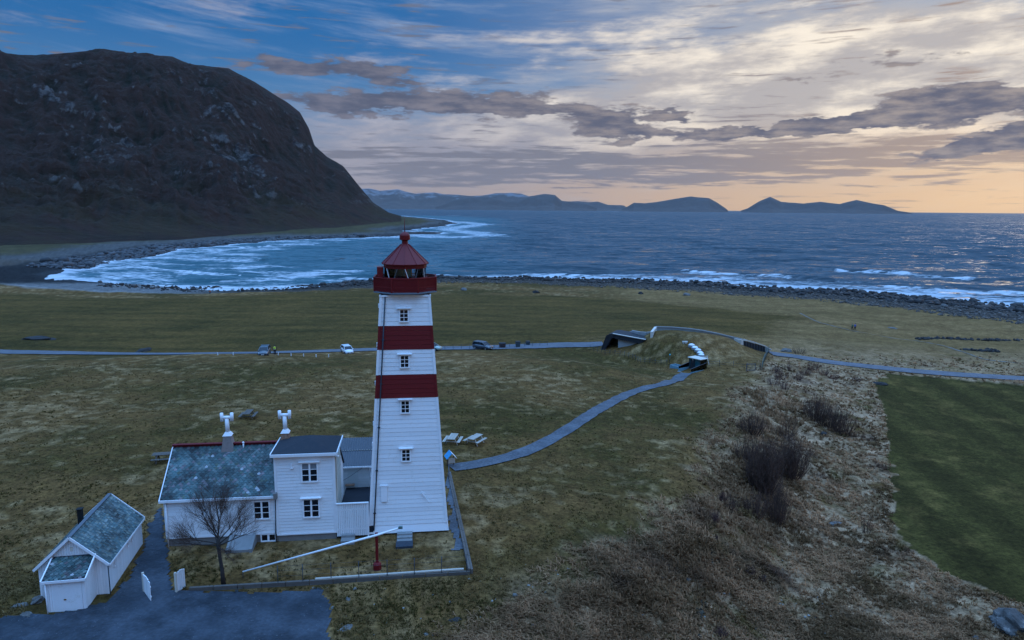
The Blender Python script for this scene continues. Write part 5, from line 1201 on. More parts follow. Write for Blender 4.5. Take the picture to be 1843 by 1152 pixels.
def clear_of(x, y):
    k = np.minimum(np.minimum(pdist(x, y, ROAD_L), pdist(x, y, ROAD_R))-2.5, pdist(x, y, PATH_M)-.95+fbm(x, y, 2, 160)*.3) > 0
    k &= ~inpoly(x, y, [p[:2] for p in YARD]); dx, dy = x-OC.x, y-OC.y; u = dx*EU.x+dy*EU.y; v = dx*EV.x+dy*EV.y
    k &= ~((u > -16.3) & (u < 3.7) & (v > -3.2) & (v < 8)) & ~((u > 2.6) & (u < 4.2) & (v > -8.5) & (v < 8))
    k &= ~((u > -13) & (u < 4) & (np.abs(v+8.3) < .3)); a = R_(100.9-90); lx = (x+23.5)*math.cos(a)+(y-37.7)*math.sin(a); ly = -(x+23.5)*math.sin(a)+(y-37.7)*math.cos(a)
    k &= ~((lx > -3.9) & (lx < .3) & (ly > -1.8) & (ly < 6.2)); return k, (u > -13) & (u < 3.8) & (v > -8.3) & (v < -2)
def small_stones():
    rng = np.random.default_rng(31); x, y = scatter_px(420, 560, 1500, 1010, 1180, rng); k, lawn = clear_of(x, y); k &= ~lawn; X, Y = x[k][:170], y[k][:170]; n = len(X)
    stones('scattered_stones', X, Y, np.exp(rng.normal(-2.7, .45, n)), rng.uniform(.5, 1.4, n)[:, None]*np.array([[.22, .21, .19]]), SHST, None, None, rng)
small_stones()
def grass():
    rng = np.random.default_rng(21)
    x, y = scatter_px(74000, 780, 2000, 640, 1300, rng); k, lawn = clear_of(x, y); sd_rp = sst(x-crest_x(y)+fbm(x/6, y/6, 3, 140)*5, -2.5, 3.5)*sst(170-y, 0, 60)
    gf = inpoly(x, y, GFIELD); dens = sd_rp*(~gf)*np.clip(.75+fbm(x/5, y/5, 3, 300)*1.4, .12, 1); k &= rng.random(len(x)) < dens; k &= np.hypot(x, y) > 24
    X, Y = x[k][:50000], y[k][:50000]; n = len(X); D = np.hypot(X, Y); ln = rng.uniform(.22, .55, n)*(.9+.3*fbm(X/4, Y/4, 2, 301)); wd = .016+.0005*D
    a = np.clip(.5+fbm(X/5, Y/5, 3, 303)*1.6+rng.normal(0, .25, n), 0, 1)[:, None]; dk = np.clip(fbm(X/6, Y/6, 4, 47)*2.2-.5, 0, 1)[:, None]; mo = np.clip(fbm(X/5, Y/5, 3, 44)*2.4-.6, 0, 1)[:, None]
    tone = np.array([[.56, .34, .19]])*a+np.array([[.20, .115, .055]])*(1-a); tone = tone*(1-dk)+np.array([[.085, .050, .042]])*dk; tone = tone*(1-mo)+np.array([[.12, .10, .022]])*mo
    bk = np.exp(-((X-crest_x(Y)-4.5)/4.5)**2)*(Y < 100); ln = ln*(1+.9*bk); tone = tone*(1-.6*bk[:, None]*np.clip(.6+fbm(X/3, Y/3, 3, 320)*2, 0, 1)[:, None])+.6*bk[:, None]*np.clip(.6+fbm(X/3, Y/3, 3, 320)*2, 0, 1)[:, None]*np.array([[.27, .155, .080]])
    tufts('rough_grass', X, Y, ln, wd, tone, 6, (-.28, -.35), rng, '')
    x, y = scatter_px(70000, -60, 1420, 655, 1260, rng); k, lawn = clear_of(x, y); k &= np.hypot(x, y) > 26
    c = fbm(x/2.2, y/2.2, 4, 310); big = fbm(x/30, y/30, 4, 21); fr = sst(46-y, 0, 10)*1.0
    k &= (rng.random(len(x)) < np.clip(.30+c*1.1+fr*.35, .03, 1)) & ~(lawn & (rng.random(len(x)) < .6)); X, Y = x[k][:38000], y[k][:38000]; n = len(X); D = np.hypot(X, Y)
    ln = rng.uniform(.10, .22, n)*(1+.6*sst(46-Y, 0, 12)); a = np.clip(.45+fbm(X/7, Y/7, 4, 25)*1.2+rng.normal(0, .3, n), 0, 1)[:, None]
    tone = np.array([[.30, .195, .085]])*a+np.array([[.085, .066, .018]])*(1-a)
    tufts('meadow_grass', X, Y, ln, .014+.00045*D, tone, 4, (-.1, -.2), rng, '')
grass()

# ------------------------------------------------------------------ shrubs and tree
TWIG = pmat('dark_twig_bark', (.082, .046, .033), .9, .3, 6, .3, rnd=.15)
TWIGR = pmat('reddish_twig_bark', (.085, .042, .038), .9, .3, 6, .3, rnd=.15)
BARK = pmat('tree_bark', (.050, .042, .038), .9, .4, 6, .5)
def twigs_obj(name, segs, m, parent, nsides=3):
    """segs: list of (p0, p1, r0, r1)"""
    A = np.array([s[0] for s in segs], float); B = np.array([s[1] for s in segs], float); r0 = np.array([s[2] for s in segs]); r1 = np.array([s[3] for s in segs]); d = B-A; d /= np.linalg.norm(d, axis=1)[:, None]+1e-9
    u = np.cross(d, np.where(np.abs(d[:, 2:3]) < .9, [[0, 0, 1.]], [[1., 0, 0]])); u /= np.linalg.norm(u, axis=1)[:, None]+1e-9; w = np.cross(d, u); k = nsides; V = []
    for P, r in ((A, r0), (B, r1)):
        for i in range(k):
            t = 2*math.pi*i/k; V.append(P+(u*math.cos(t)+w*math.sin(t))*r[:, None])
    V = np.stack(V, 1).reshape(-1, 3); b = np.arange(len(segs))*2*k; F = []
    for i in range(k): j = (i+1) % k; F += [np.stack([b+i, b+j, b+k+j], 1), np.stack([b+i, b+k+j, b+k+i], 1)]
    me = bpy.data.meshes.new(name); F = np.concatenate(F); me.vertices.add(len(V)); me.vertices.foreach_set('co', V.astype(np.float32).ravel()); me.loops.add(F.size); me.loops.foreach_set('vertex_index', F.astype(np.int32).ravel())
    me.polygons.add(len(F)); me.polygons.foreach_set('loop_start', np.arange(0, F.size, 3, dtype=np.int32)); me.polygons.foreach_set('loop_total', np.full(len(F), 3, np.int32)); me.update(calc_edges=True); me.materials.append(m)
    o = bpy.data.objects.new(name, me); C.objects.link(o); o.parent = parent; return o
def bush(lab, px, py, h, w, n, seed, m=TWIG, grp=None, nm='bare_shrub', cat='shrub'):
    p = gat(px, py); t = thing(nm, lab, cat, (p.x, p.y, p.z-.05), 0, grp); rr = random.Random(seed); stems = []; tw = []
    for i in range(n):
        a = rr.random()*6.283; rad = rr.random()**.6*.48; b0 = Vector((math.cos(a)*w*rad*.55, math.sin(a)*w*rad*.55, 0)); hh = h*rr.uniform(.45, .95)*(1-1.6*rad**2)
        tip = Vector((math.cos(a)*w*rad*1.05, math.sin(a)*w*rad*1.05, hh)); mid = b0.lerp(tip, .5)+Vector((rr.gauss(0, .05)*w, rr.gauss(0, .05)*w, -.02*h)); r = .016*rr.uniform(.7, 1.3)+.006*h/2
        stems += [(b0, mid, r, r*.7), (mid, tip, r*.7, r*.28)]
        for k in range(6):
            f = rr.uniform(.3, .98); s = b0.lerp(mid, f*2) if f < .5 else mid.lerp(tip, f*2-1); d = Vector((rr.gauss(0, .35), rr.gauss(0, .35), rr.uniform(.4, 1))).normalized(); l = h*rr.uniform(.10, .24); e = s+d*l
            tw.append((s, e, r*.30, r*.16))
            if rr.random() < .5: tw.append((s.lerp(e, .5), s.lerp(e, .5)+Vector((rr.gauss(0, .4), rr.gauss(0, .4), rr.uniform(.3, 1))).normalized()*l*.6, r*.28, r*.15))
    twigs_obj('stems', stems, m, t)['kind'] = 'stuff'; twigs_obj('twigs', tw, m, t)['kind'] = 'stuff'; return t
def S(px, py, hpx):   # metres for a height in pixels at this ground point
    p = at(px, py); return hpx*((Vector(p)-Vector(CAM)).length)/FPX*1.02
B = [('bare dark shrub at the top left of the bank thicket', 1352, 785, 48, 46, 70), ('largest dark bare shrub in the middle of the bank thicket', 1370, 886, 100, 62, 150), ('upright dark shrub right of the largest one', 1420, 861, 80, 62, 120), ('thin bare shrub above the upright one', 1416, 788, 42, 34, 26),
     ('dark shrub at the left end of the clump near the green field', 1468, 756, 52, 44, 75), ('middle shrub of the clump near the green field', 1490, 768, 48, 46, 70), ('dark shrub at the right end of the clump near the green field', 1515, 782, 48, 44, 75), ('low thin shrub at the bottom left of the bank thicket', 1317, 920, 38, 32, 30),
     ('low shrub below the largest one', 1358, 930, 52, 44, 44), ('tall thin shrub at the bottom right of the bank thicket', 1398, 942, 76, 44, 60), ('dark shrub left of the largest one on the slope', 1342, 830, 50, 40, 46), ('small thin shrub beside the edge of the green field', 1560, 962, 34, 24, 12),
     ('dark bush beside the road east of the mound', 1438, 637, 14, 26, 40)]
for i, (lab, px, py, h, w, n) in enumerate(B): bush(lab, px, py, S(px, py, h)*1.02, S(px, py, w)*1.1, int(n*1.35), 100+i)
for i, (px, py, h, w) in enumerate(sorted([(1393, 692, 20, 20), (1404, 684, 22, 20), (1418, 668, 16, 22), (1436, 684, 20, 22), (1450, 676, 18, 22), (1464, 668, 20, 20), (1480, 676, 16, 20), (1412, 700, 18, 18), (1500, 684, 14, 16), (1395, 672, 16, 18), (1540, 688, 12, 16), (1286, 945, 26, 16), (1300, 905, 22, 18)])):
    bush(ordn(i, 'low reddish bare shrubs on the bank below the road'), px, py, S(px, py, h), S(px, py, w)*1.3, 40, 140+i, TWIGR, 'low reddish shrubs on the bank')
def tree():
    p = W(-11.07, -7.82, 0); p.z = gz(p.x, p.y); t = thing('bare_tree', "leafless spreading tree in front of the keeper's house", 'tree', p, RZ); rr = random.Random(5); trunk = []; limbs = []; tw = []
    pts = [Vector((0, 0, -.1)), Vector((-.03, 0, .9)), Vector((-.12, .02, 1.8)), Vector((-.16, 0, 2.5)), Vector((-.12, 0, 3.1))]; MB().tube(pts, [.15, .11, .105, .12, .08], 10).build('trunk', BARK, t)
    def grow(p, d, l, r, lev):
        q = p
        n = 3 if lev < 3 else 2
        for i in range(n):
            d = (d+Vector((rr.gauss(0, .14), rr.gauss(0, .14), rr.gauss(.05, .08)))).normalized(); e = q+d*(l/n); r2 = r*(.86 if lev < 3 else .8)
            (limbs if lev < 2 else tw).append((q, e, r, r2)); r = r2; q = e
            if lev < 5 and (i > 0 or lev > 0):
                for k in range(1 if (lev > 1 and rr.random() < .55) else 2 if lev < 4 else 1):
                    a = Vector((rr.gauss(0, 1), rr.gauss(0, 1), rr.gauss(.1, .5))).normalized(); nd = (d*.9+a*.62).normalized(); grow(q, nd, l*rr.uniform(.50, .72), r*.62, lev+1)
        if lev < 5: grow(q, (d+Vector((rr.gauss(0, .2), rr.gauss(0, .2), .05))).normalized(), l*.62, r*.8, lev+1)
    for (a, e, l, z) in ((180, 12, 1.45, 2.5), (205, 30, 1.4, 2.6), (160, 45, 1.4, 2.9), (0, 22, 1.3, 2.5), (20, 40, 1.4, 2.8), (-25, 28, 1.3, 2.6), (90, 50, 1.3, 3.0), (270, 45, 1.3, 3.0), (60, 74, 1.5, 3.1), (230, 70, 1.5, 3.1), (120, 15, 1.1, 2.4), (300, 12, 1.1, 2.4)):
        a, e = R_(a), R_(e); grow(Vector((-.14, 0, z)), Vector((math.cos(a)*math.cos(e), math.sin(a)*math.cos(e), math.sin(e))), l, .042, 0)
    twigs_obj('limbs', limbs, BARK, t, 5)['kind'] = 'stuff'; twigs_obj('twigs', tw, TWIG, t, 3)['kind'] = 'stuff'; print('tree', len(limbs), len(tw))
tree()
def clump(lab, px, py, w, h, seed, m):
    bush(lab, px, py, h, w, 70, seed, m, nm='dead_bracken', cat='bracken')
clump('dark red-brown dead bracken patch on the lower bank', 1345, 1030, 1.5, .55, 200, TWIGR); clump('second dead bracken patch just right of the larger one', 1368, 1044, 1.1, .45, 201, TWIGR)
clump('dead bracken at the bottom edge beside the tumbled wall', 1296, 1140, 1.1, .6, 202, TWIGR); clump('small dead bracken patch beside the upper tumbled wall', 1290, 975, .6, .5, 203, TWIGR)
# ------------------------------------------------------------------ visitor centre in the grassy mound
def vplane(A, B):
    A, B = np.array(A, float), np.array(B, float); d = B-A; d[2] = 0; d /= np.linalg.norm(d); n = np.array([-d[1], d[0], 0])
    def f(px, py, off=0.0):
        r = ray(px, py); t = ((A+n*off-CAM)@n)/(r@n); return CAM+r*t
    return f, Vector(n), Vector(d)
DKC = pmat('dark_portal_concrete', (.020, .022, .026), .7, .3, 1.2, .3)
LTC = pmat('pale_portal_concrete', (.33, .33, .32), .8, .2, 1.0, .3, dirt=((.2, .2, .19), .5))
EDGE = pmat('pale_coping', (.62, .57, .50), .6, .1, 2, .1)
def extr(poly, n, depth, mb):
    P = [Vector(p) for p in poly]; k = len(P); Q = [p+n*depth for p in P]; mb.add(P+Q, [tuple(range(k)), tuple(range(2*k-1, k-1, -1))]+[(i, k+i, k+(i+1) % k, (i+1) % k) for i in range(k)]); return mb
def visitor_centre():
    A, B = at(1082, 629), at(1160, 617); f, n, d = vplane(A, B)
    t = thing('visitor_centre', 'dark concrete entrance portal set into the left side of the grassy mound', 'building', (0, 0, 0))
    q = lambda *pp: [f(*p) for p in pp]
    mb = MB(); extr(q((1080, 632), (1091, 604), (1097, 601), (1103, 601), (1107, 607), (1101, 609), (1098, 613), (1088, 631)), n, 5, mb); mb.build('portal_leg', DKC, t)
    mb = MB(); extr(q((1103, 600.5), (1162, 611.5), (1160, 614), (1150, 619), (1146, 617.5), (1113, 611), (1104, 608)), n, 5, mb); mb.build('portal_beam', DKC, t)
    mb = MB(); extr([f(1103, 600.2), f(1162, 611.2), f(1162, 612), f(1103, 601)], n*-1, .05, mb); MBx = MB(); MBx.bar(f(1103, 600.3), f(1162, 611.2), .35, .12); MBx.build('coping', EDGE, t)
    mb = MB(); extr([f(1112.5, 609, .5), f(1150, 616, .5), f(1149, 619, .5), f(1136, 626, .5), f(1112.5, 629, .5)], n, .3, mb); mb.build('side_wall', LTC, t)
    mb = MB(); extr([f(1094, 605, 2.8), f(1118, 606, 2.8), f(1118, 632, 2.8), f(1086, 634, 2.8)], n, .3, mb); mb.build('entrance_glazing', GLASSW, t)
    # parapets that edge the turf roof
    def wall(name, px, z, th, base, m, parent, hh=.0):
        P = [Vector(onz(a, b, z)) for a, b in px]
        for a, b in zip(P[:-1], P[1:]):
            mb = MB(); dd = (b-a).normalized(); nn = Vector((-dd.y, dd.x, 0))*th/2; zb = base
            mb.hexa([(a.x-nn.x, a.y-nn.y, zb), (b.x-nn.x, b.y-nn.y, zb), (b.x+nn.x, b.y+nn.y, zb), (a.x+nn.x, a.y+nn.y, zb), (a.x-nn.x, a.y-nn.y, z), (b.x-nn.x, b.y-nn.y, z), (b.x+nn.x, b.y+nn.y, z), (a.x+nn.x, a.y+nn.y, z)]); mb.build(name, m, parent)
    pr = [(1180, 588, 13.2), (1210, 589, 13.3), (1240, 591.5, 13.3), (1265, 595, 13.15), (1290, 600, 12.8), (1315, 606, 12.3), (1337, 611, 11.9)]
    for (a0, a1, az_), (b0, b1, bz_) in zip(pr[:-1], pr[1:]): MB().bar(onz(a0, a1, az_), onz(b0, b1, bz_), .22, .2).build('parapet', LTC, t)
    mb = MB(); Q = [Vector(onz(*q)) for q in pr]; Q2 = [q+Vector((0, .2, -4)) for q in Q]; mb.add(Q+Q2, [(i, i+1, len(Q)+i+1, len(Q)+i) for i in range(len(Q)-1)]); mb.build('retaining_wall', LTC, t)
    wall('parapet', [(1173, 597), (1180, 588)], 13.3, .5, 10.0, EDGE, t)
    wall('parapet', [(1138, 594.5), (1152, 597), (1163, 597.8), (1173, 597)], 12.6, .35, 9.5, LTC, t)
    mb = MB(); P = [Vector(onz(a, b, 11.6)) for a, b in ((1118, 601), (1138, 595), (1160, 598), (1172, 599), (1150, 604), (1135, 605))]; mb.add(P, [tuple(range(len(P)-1, -1, -1))]); mb.add([p-Vector((0, 0, 1.5)) for p in P]+P, [(i, (i+1) % 6, 6+(i+1) % 6, 6+i) for i in range(6)]); mb.build('flat_roof', pmat('blue_grey_membrane', (.05, .075, .10), .5, .3, 1, .2), t)
    # right-hand portal
    A2, B2 = at(1337, 624), at(1379, 634); f2, n2, d2 = vplane(A2, B2)
    r_ = thing('side_portal', 'dark window wall with pale end post at the right end of the grassy mound', 'building', (0, 0, 0))
    mb = MB(); extr([f2(1338, 613), f2(1377, 623.5), f2(1377, 634.5), f2(1362, 631.5), f2(1348, 628), f2(1338, 623)], n2, 2.5, mb); mb.build('glazing', DKC, r_)
    mb = MB(); extr([f2(1334, 611.5), f2(1338, 611.8), f2(1338, 622.8), f2(1334, 622.3)], n2, 1.8, mb); mb.build('end_post', EDGE, r_)
    for i, (a, b) in enumerate((((1338, 612.4), (1352, 614.2)), ((1352, 614.2), (1377, 623)), ((1377, 623), (1388, 629.5)))): MB().bar(f2(*a), f2(*b), .22, .18).build('coping', EDGE, r_)
    mb = MB(); mb.bar(Vector(f2(1357, 614.5))+n2*2.4, Vector(f2(1376, 621))+n2*2.4, .25, .2); mb.build('coping', EDGE, r_)
    mb = MB(); extr([f2(1377, 624), f2(1387, 630), f2(1377, 634)], n2, 1.5, mb); mb.build('corner_panel', LTC, r_)
    for i in range(1, 8):
        a = Vector(f2(1338+i*4.9, 613.6+i*1.28)); b = Vector(f2(1338+i*4.9, 624+i*1.4)); MB().bar(a-n2*.03, b-n2*.03, .06).build('mullion', CORR, r_)
    # skylights
    for i, (px, py, w) in enumerate([(1244.5, 624.5, .62), (1250.5, 629, .62), (1256, 633.5, .64), (1260, 638, .64), (1262, 641.5, .6)]):
        p = gat(px, py); nm = ['farthest of the row of white skylight domes', 'second white skylight dome from the far end of the row', 'middle white skylight dome of the row', 'fourth white skylight dome, near the stair roof', 'white skylight dome half hidden behind the stair roof'][i]
        s = thing('skylight', nm, 'skylight', (p.x, p.y, p.z+.05), 0, 'skylight domes on the mound'); MB().lathe([(w*1.02, -.2), (w*1.02, .14), (w*.97, .16)], 16).build('curb', CONC, s); MB().lathe([(w*.97, .16), (w*.90, .26), (w*.68, .38), (w*.35, .45), (.01, .47)], 16, smooth=True).build('dome', pmat('opal_dome', (.75, .78, .82), .25, .05, 2, 0, spec=.6), s)
    for k, px in enumerate((1230.5, 1235)):
        p = gat(px, 617.6); tag(MB().box(-.22, .22, -.2, .2, -.1, .22).box(-.26, .26, -.24, .24, .22, .27).build('roof_vent', EDGE, None, loc=p), ['left', 'right'][k]+' one of two tiny white vents on top of the mound', 'vent')
    # sunken stair with glazed shelter
    O, X1, Y1 = at(1222, 669), at(1246, 670), at(1263, 655); X1 = Vector((X1.x, X1.y, O.z)); ex = (X1-O); Wd = ex.length; ex.normalize(); ey = Vector((-ex.y, ex.x, 0)); Ls = 4.3
    rz = math.atan2(ex.y, ex.x)-.42
    s = thing('stair_entrance', 'glazed stair entrance with pale flat roof where the footpath meets the mound', 'building', (O.x, O.y, O.z), rz)
    blue = pmat('blue_grey_panel', (.16, .30, .36), .45, .2, 1.5, .1); Wd = 2.5
    MB().box(-.2, 0, 0, Ls, -.5, .55).build('cheek_wall', blue, s); MB().box(Wd, Wd+.2, 0, Ls, -.5, .40).build('cheek_wall', blue, s)
    for i in range(7): MB().box(0, Wd, .2+i*.35, .55+i*.35, -1.6, .02-i*.02).build('tread', CONC, s)
    MB().box(-.25, Wd+.25, -.15, .0, -.5, .06).build('threshold', LTC, s)
    for x in (-.1, Wd+.1):
        MB().bar((x, -.1, .95), (x, Ls, 1.6), .07).build('handrail', CORR, s)
        MB().hexa([(x-.012, 0, .35), (x+.012, 0, .35), (x+.012, Ls, .4), (x-.012, Ls, .4), (x-.012, 0, .92), (x+.012, 0, .92), (x+.012, Ls, 1.55), (x-.012, Ls, 1.55)]).build('glass_side', GLASST, s)
    for (x, y) in ((.05, 2.6), (Wd-.05, 2.6), (.05, Ls), (Wd-.05, Ls), (Wd/2, 2.6)): MB().box(x-.05, x+.05, y-.05, y+.05, -.3, 2.25).build('frame_post', DKC, s)
    MB().box(.02, Wd-.02, 2.62, 2.66, .0, 2.24).build('glass_front', pmat('teal_glass', (.02, .09, .11), .12, .1, 1, 0, spec=.6), s)
    MB().box(0, .03, 2.66, Ls, .3, 2.24).box(Wd-.03, Wd, 2.66, Ls, .3, 2.24).build('glass_flank', GLASST, s)
    MB().box(.3, 1.1, 2.56, 2.6, .0, 2.0).build('door', DKC, s)
    MB().box(-.12, Wd+.22, 2.3, Ls+.1, 2.25, 2.36).build('flat_roof', EDGE, s)
    MB().box(.75, .95, 2.54, 2.56, 1.9, 2.15).build('notice', EDGE, s)
    dk = thing('viewing_deck', 'low grey-blue deck to the left of the stair entrance', 'deck', (O.x, O.y, O.z), rz)
    MB().box(-3.3, -.35, 1.6, 2.9, -.3, .12).build('deck_floor', CONC, dk); MB().box(-3.4, -.3, 1.5, 1.62, -.3, .42).box(-3.4, -.3, 2.9, 3.02, -.2, .42).box(-3.4, -3.28, 1.6, 2.9, -.3, .42).build('upstand', blue, dk)
    p = gat(1205, 655); l = thing('lamp_post', 'slim dark post with a small turquoise head left of the stair entrance', 'lamp post', p); MB().tube([(0, 0, -.1), (0, 0, 1.5)], .04, 6).build('post', PIPE, l); MB().lathe([(.05, 1.45), (.12, 1.5), (.12, 1.66), (.05, 1.7)], 8).build('lamp_head', pmat('turquoise_cap', (.10, .55, .60), .4, .1, 3, 0), l)
    p = gat(1268, 655); b = thing('folded_board', 'pale slatted board leaning beside the stair entrance roof', 'board', p, R_(-20))
    for i in range(4): MB().bar((-.5, -.1+i*.02, .75+i*.16), (.5, .3+i*.02, .95+i*.16), .12, .03).build('slat', EDGE, b)
    MB().bar((.35, .2, 1.3), (.8, -.3, 0), .06).bar((-.4, .0, 1.0), (-.2, -.2, 0), .06).build('leg', EDGE, b)
    # fences round the mound
    def fence(lab, px, h, gap, m=PIPE, wires=(.4, .8), nm='wire_fence', rail=False):
        P = [gat(*p) for p in px]; L = [0]
        for a, b in zip(P[:-1], P[1:]): L.append(L[-1]+math.hypot(b.x-a.x, b.y-a.y))
        k = max(2, int(L[-1]/gap)); w = thing(nm, lab, 'fence', P[0]); pts = []
        for i in range(k+1):
            s_ = L[-1]*i/k; x = float(np.interp(s_, L, [p.x for p in P])); y = float(np.interp(s_, L, [p.y for p in P])); z = gz(x, y); pts.append((x-P[0].x, y-P[0].y, z-P[0].z))
            MB().tube([(x-P[0].x, y-P[0].y, z-P[0].z-.1), (x-P[0].x, y-P[0].y, z-P[0].z+h)], .035, 5).build('post', m, w)
        for hh in wires: MB().tube([(a, b, c+hh) for a, b, c in pts], .014 if not rail else .035, 4).build('wire' if not rail else 'rail', m, w)
        return w, pts
    fence('fence of thin dark posts curving in front of the left portal', [(1062, 630), (1090, 637), (1120, 640), (1140, 646), (1153, 654), (1175, 657), (1200, 658)], 1.15, 1.05)
    fence('fence of thin dark posts running right from the stair entrance', [(1270, 658), (1310, 662), (1345, 665), (1368, 667)], 1.2, 1.9)
    w, pts = fence('green glass fence strip at the right end of the mound', [(1384, 633), (1378, 648), (1371, 668)], 1.3, 1.4, m=GREENG, wires=(1.25,), nm='glass_fence', rail=True)
    for a, b in zip(pts[:-1], pts[1:]): MB().bar((a[0], a[1], a[2]+.62), (b[0], b[1], b[2]+.62), .03, 1.1).build('glass_panel', GLASST, w)
    fence('railing of thin posts beside the parked cars on the road', [(786, 631), (830, 629), (880, 628), (935, 625), (985, 622)], 1.0, 1.6, wires=(.5, .95))
    p = gat(1351, 668); g_ = thing('steel_frame', 'small square metal frame standing in the grass below the mound', 'frame', p, R_(8))
    MB().bar((-.8, 0, 0), (-.8, 0, 1.3), .07).bar((.8, 0, 0), (.8, 0, 1.3), .07).build('upright', CORR, g_); MB().bar((-.8, 0, 1.25), (.8, 0, 1.25), .07).bar((-.8, 0, .15), (.8, 0, .15), .07).build('crossbar', CORR, g_)
    for i in range(5): MB().bar((-.7, 0, .35+.18*i), (.7, 0, .35+.18*i), .02).build('wire', CORR, g_)
visitor_centre()

# ------------------------------------------------------------------ vehicles
RUB = pmat('tyre_rubber', (.012, .012, .013), .85); RIM = pmat('alloy_rim', (.30, .31, .33), .35, metal=.6, bump=0); LAMP = pmat('headlamp_lens', (.55, .58, .62), .1, .05, 4, 0, spec=.8); GRILL = pmat('black_grille', (.010, .010, .012), .5)
def car(lab, px, py, rz, col, L=4.1, Wd=1.75, H=1.5, suv=False):
    p = gat(px, py); t = thing('parked_car', lab, 'car', (p.x, p.y, p.z+.07), rz, 'cars parked along the road'); paint = pmat('car_paint', col, .3, .04, 2, 0, spec=.6, rnd=0, coat=.6)
    # stations along x (front at +): (x, z_low, z_mid, half width low, half width top)
    st = [(-L/2, .45, .92, .68), (-L/2+.12, .28, 1.0, .80), (-L*.25, .20, 1.0, .875), (0, .20, .98, .885), (L*.22, .20, .95, .88), (L*.36, .22, .86, .84), (L/2-.10, .28, .72, .74), (L/2, .40, .62, .62)]; k = Wd/1.77
    vs = []; fs = []
    for x, zl, zt, w in st:
        w *= k; vs += [(x, -w*.93, zl), (x, -w, (zl+zt)/2), (x, -w*.93, zt), (x, 0, zt+.04), (x, w*.93, zt), (x, w, (zl+zt)/2), (x, w*.93, zl), (x, 0, zl)]
    for i in range(len(st)-1):
        for j in range(8): fs.append((i*8+j, i*8+(j+1) % 8, (i+1)*8+(j+1) % 8, (i+1)*8+j))
    fs += [tuple(range(7, -1, -1)), tuple((len(st)-1)*8+j for j in range(8))]
    b = MB(); b.add(vs, [tuple(reversed(f)) for f in fs], 0, True); b.build('body', paint, t)
    x0, x1, x2, x3 = (-L/2+.10, -L/2+.35, L*.08, L*.27) if suv else (-L/2+.12, -L/2+.55, L*.06, L*.28); w0, w1 = .80*k, .64*k
    c = MB(); c.hexa([(x0, -w0, .96), (x3, -w0, .92), (x3, w0, .92), (x0, w0, .96), (x1, -w1, H-.03), (x2, -w1, H-.03), (x2, w1, H-.03), (x1, w1, H-.03)]); c.build('cabin_glass', GLASSW, t)
    MB().hexa([(x1-.06, -w1-.03, H-.05), (x2+.08, -w1-.03, H-.06), (x2+.08, w1+.03, H-.06), (x1-.06, w1+.03, H-.05), (x1, -w1+.05, H+.01), (x2-.05, -w1+.05, H), (x2-.05, w1-.05, H), (x1, w1-.05, H+.01)]).build('roof', paint, t)
    for s in (-1, 1):
        MB().bar((x3, s*w0, .93), (x2+.04, s*w1, H-.04), .06).bar((x0, s*w0, .96), (x1-.02, s*w1, H-.04), .12).bar((-.15, s*w0*.99, .95), (-.15, s*(w1+.02), H-.04), .08).build('pillar', paint, t)
        MB().box(x3-.28, x3-.12, s*(w0+.14)-.06, s*(w0+.14)+.06, .92, 1.04).build('wing_mirror', paint, t)
        MB().hexa([(L/2-.30, s*.60*k-.13, .60), (L/2-.03, s*.58*k-.13, .56), (L/2-.03, s*.58*k+.10, .56), (L/2-.30, s*.60*k+.16, .60), (L/2-.34, s*.60*k-.13, .80), (L/2-.09, s*.58*k-.13, .70), (L/2-.09, s*.58*k+.08, .70), (L/2-.34, s*.60*k+.14, .80)]).build('headlight', LAMP, t)
        for x in (-L*.31, L*.31):
            w = MB().lathe([(.22, -.10), (.315, -.09), (.32, 0), (.315, .09), (.22, .10)], 16).build('wheel', RUB, t, loc=(x, s*(.80*k), .32), rot=(math.pi/2, 0, 0)); MB().lathe([(.19, -.105), (.20, 0), (.19, .105)], 12).build('rim', RIM, w)
    MB().box(L/2-.06, L/2+.01, -.42, .42, .38, .54).build('grille', GRILL, t); MB().box(L/2, L/2+.02, -.26, .26, .40, .50).build('number_plate', TRIM, t)
    return t
car('dark blue-grey car parked beside the person in the yellow vest', 476, 641, R_(-78), (.045, .065, .085), 4.3, 1.78, 1.48)
car('small white hatchback parked on the road left of the tower', 625, 636, R_(-62), (.75, .76, .78), 3.9, 1.70, 1.50)
car('pale green car mostly hidden behind the tower', 777, 631, R_(-20), (.32, .42, .38), 4.0, 1.72, 1.52)
car('dark car with lit windscreen parked right of the tower', 869, 629, R_(-35), (.035, .045, .06), 4.3, 1.8, 1.55, suv=True)
def bin_(lab, px, py, col, w=1.1, h=1.1):
    p = gat(px, py); t = thing('waste_container', lab, 'bin', p, R_(10)); m = pmat('container_plastic', col, .6); MB().hexa([(-w*.42, -.4, 0), (w*.42, -.4, 0), (w*.42, .4, 0), (-w*.42, .4, 0), (-w/2, -.48, h), (w/2, -.48, h), (w/2, .48, h), (-w/2, .48, h)]).build('body', m, t); MB().hexa([(-w/2-.03, -.5, h), (w/2+.03, -.5, h), (w/2+.03, .5, h), (-w/2-.03, .5, h), (-w/2, -.4, h+.14), (w/2, -.4, h+.14), (w/2, .4, h+.18), (-w/2, .4, h+.18)]).build('lid', GRILL, t)
bin_('low reddish-brown container beside the road fence', 904, 626, (.08, .04, .035), 1.3, .9); bin_('dark container at the road edge with pale lid rim', 932, 625, (.05, .07, .08), .9, 1.1); bin_('small dark container farthest along the road', 950, 621, (.04, .06, .07), .8, .7)
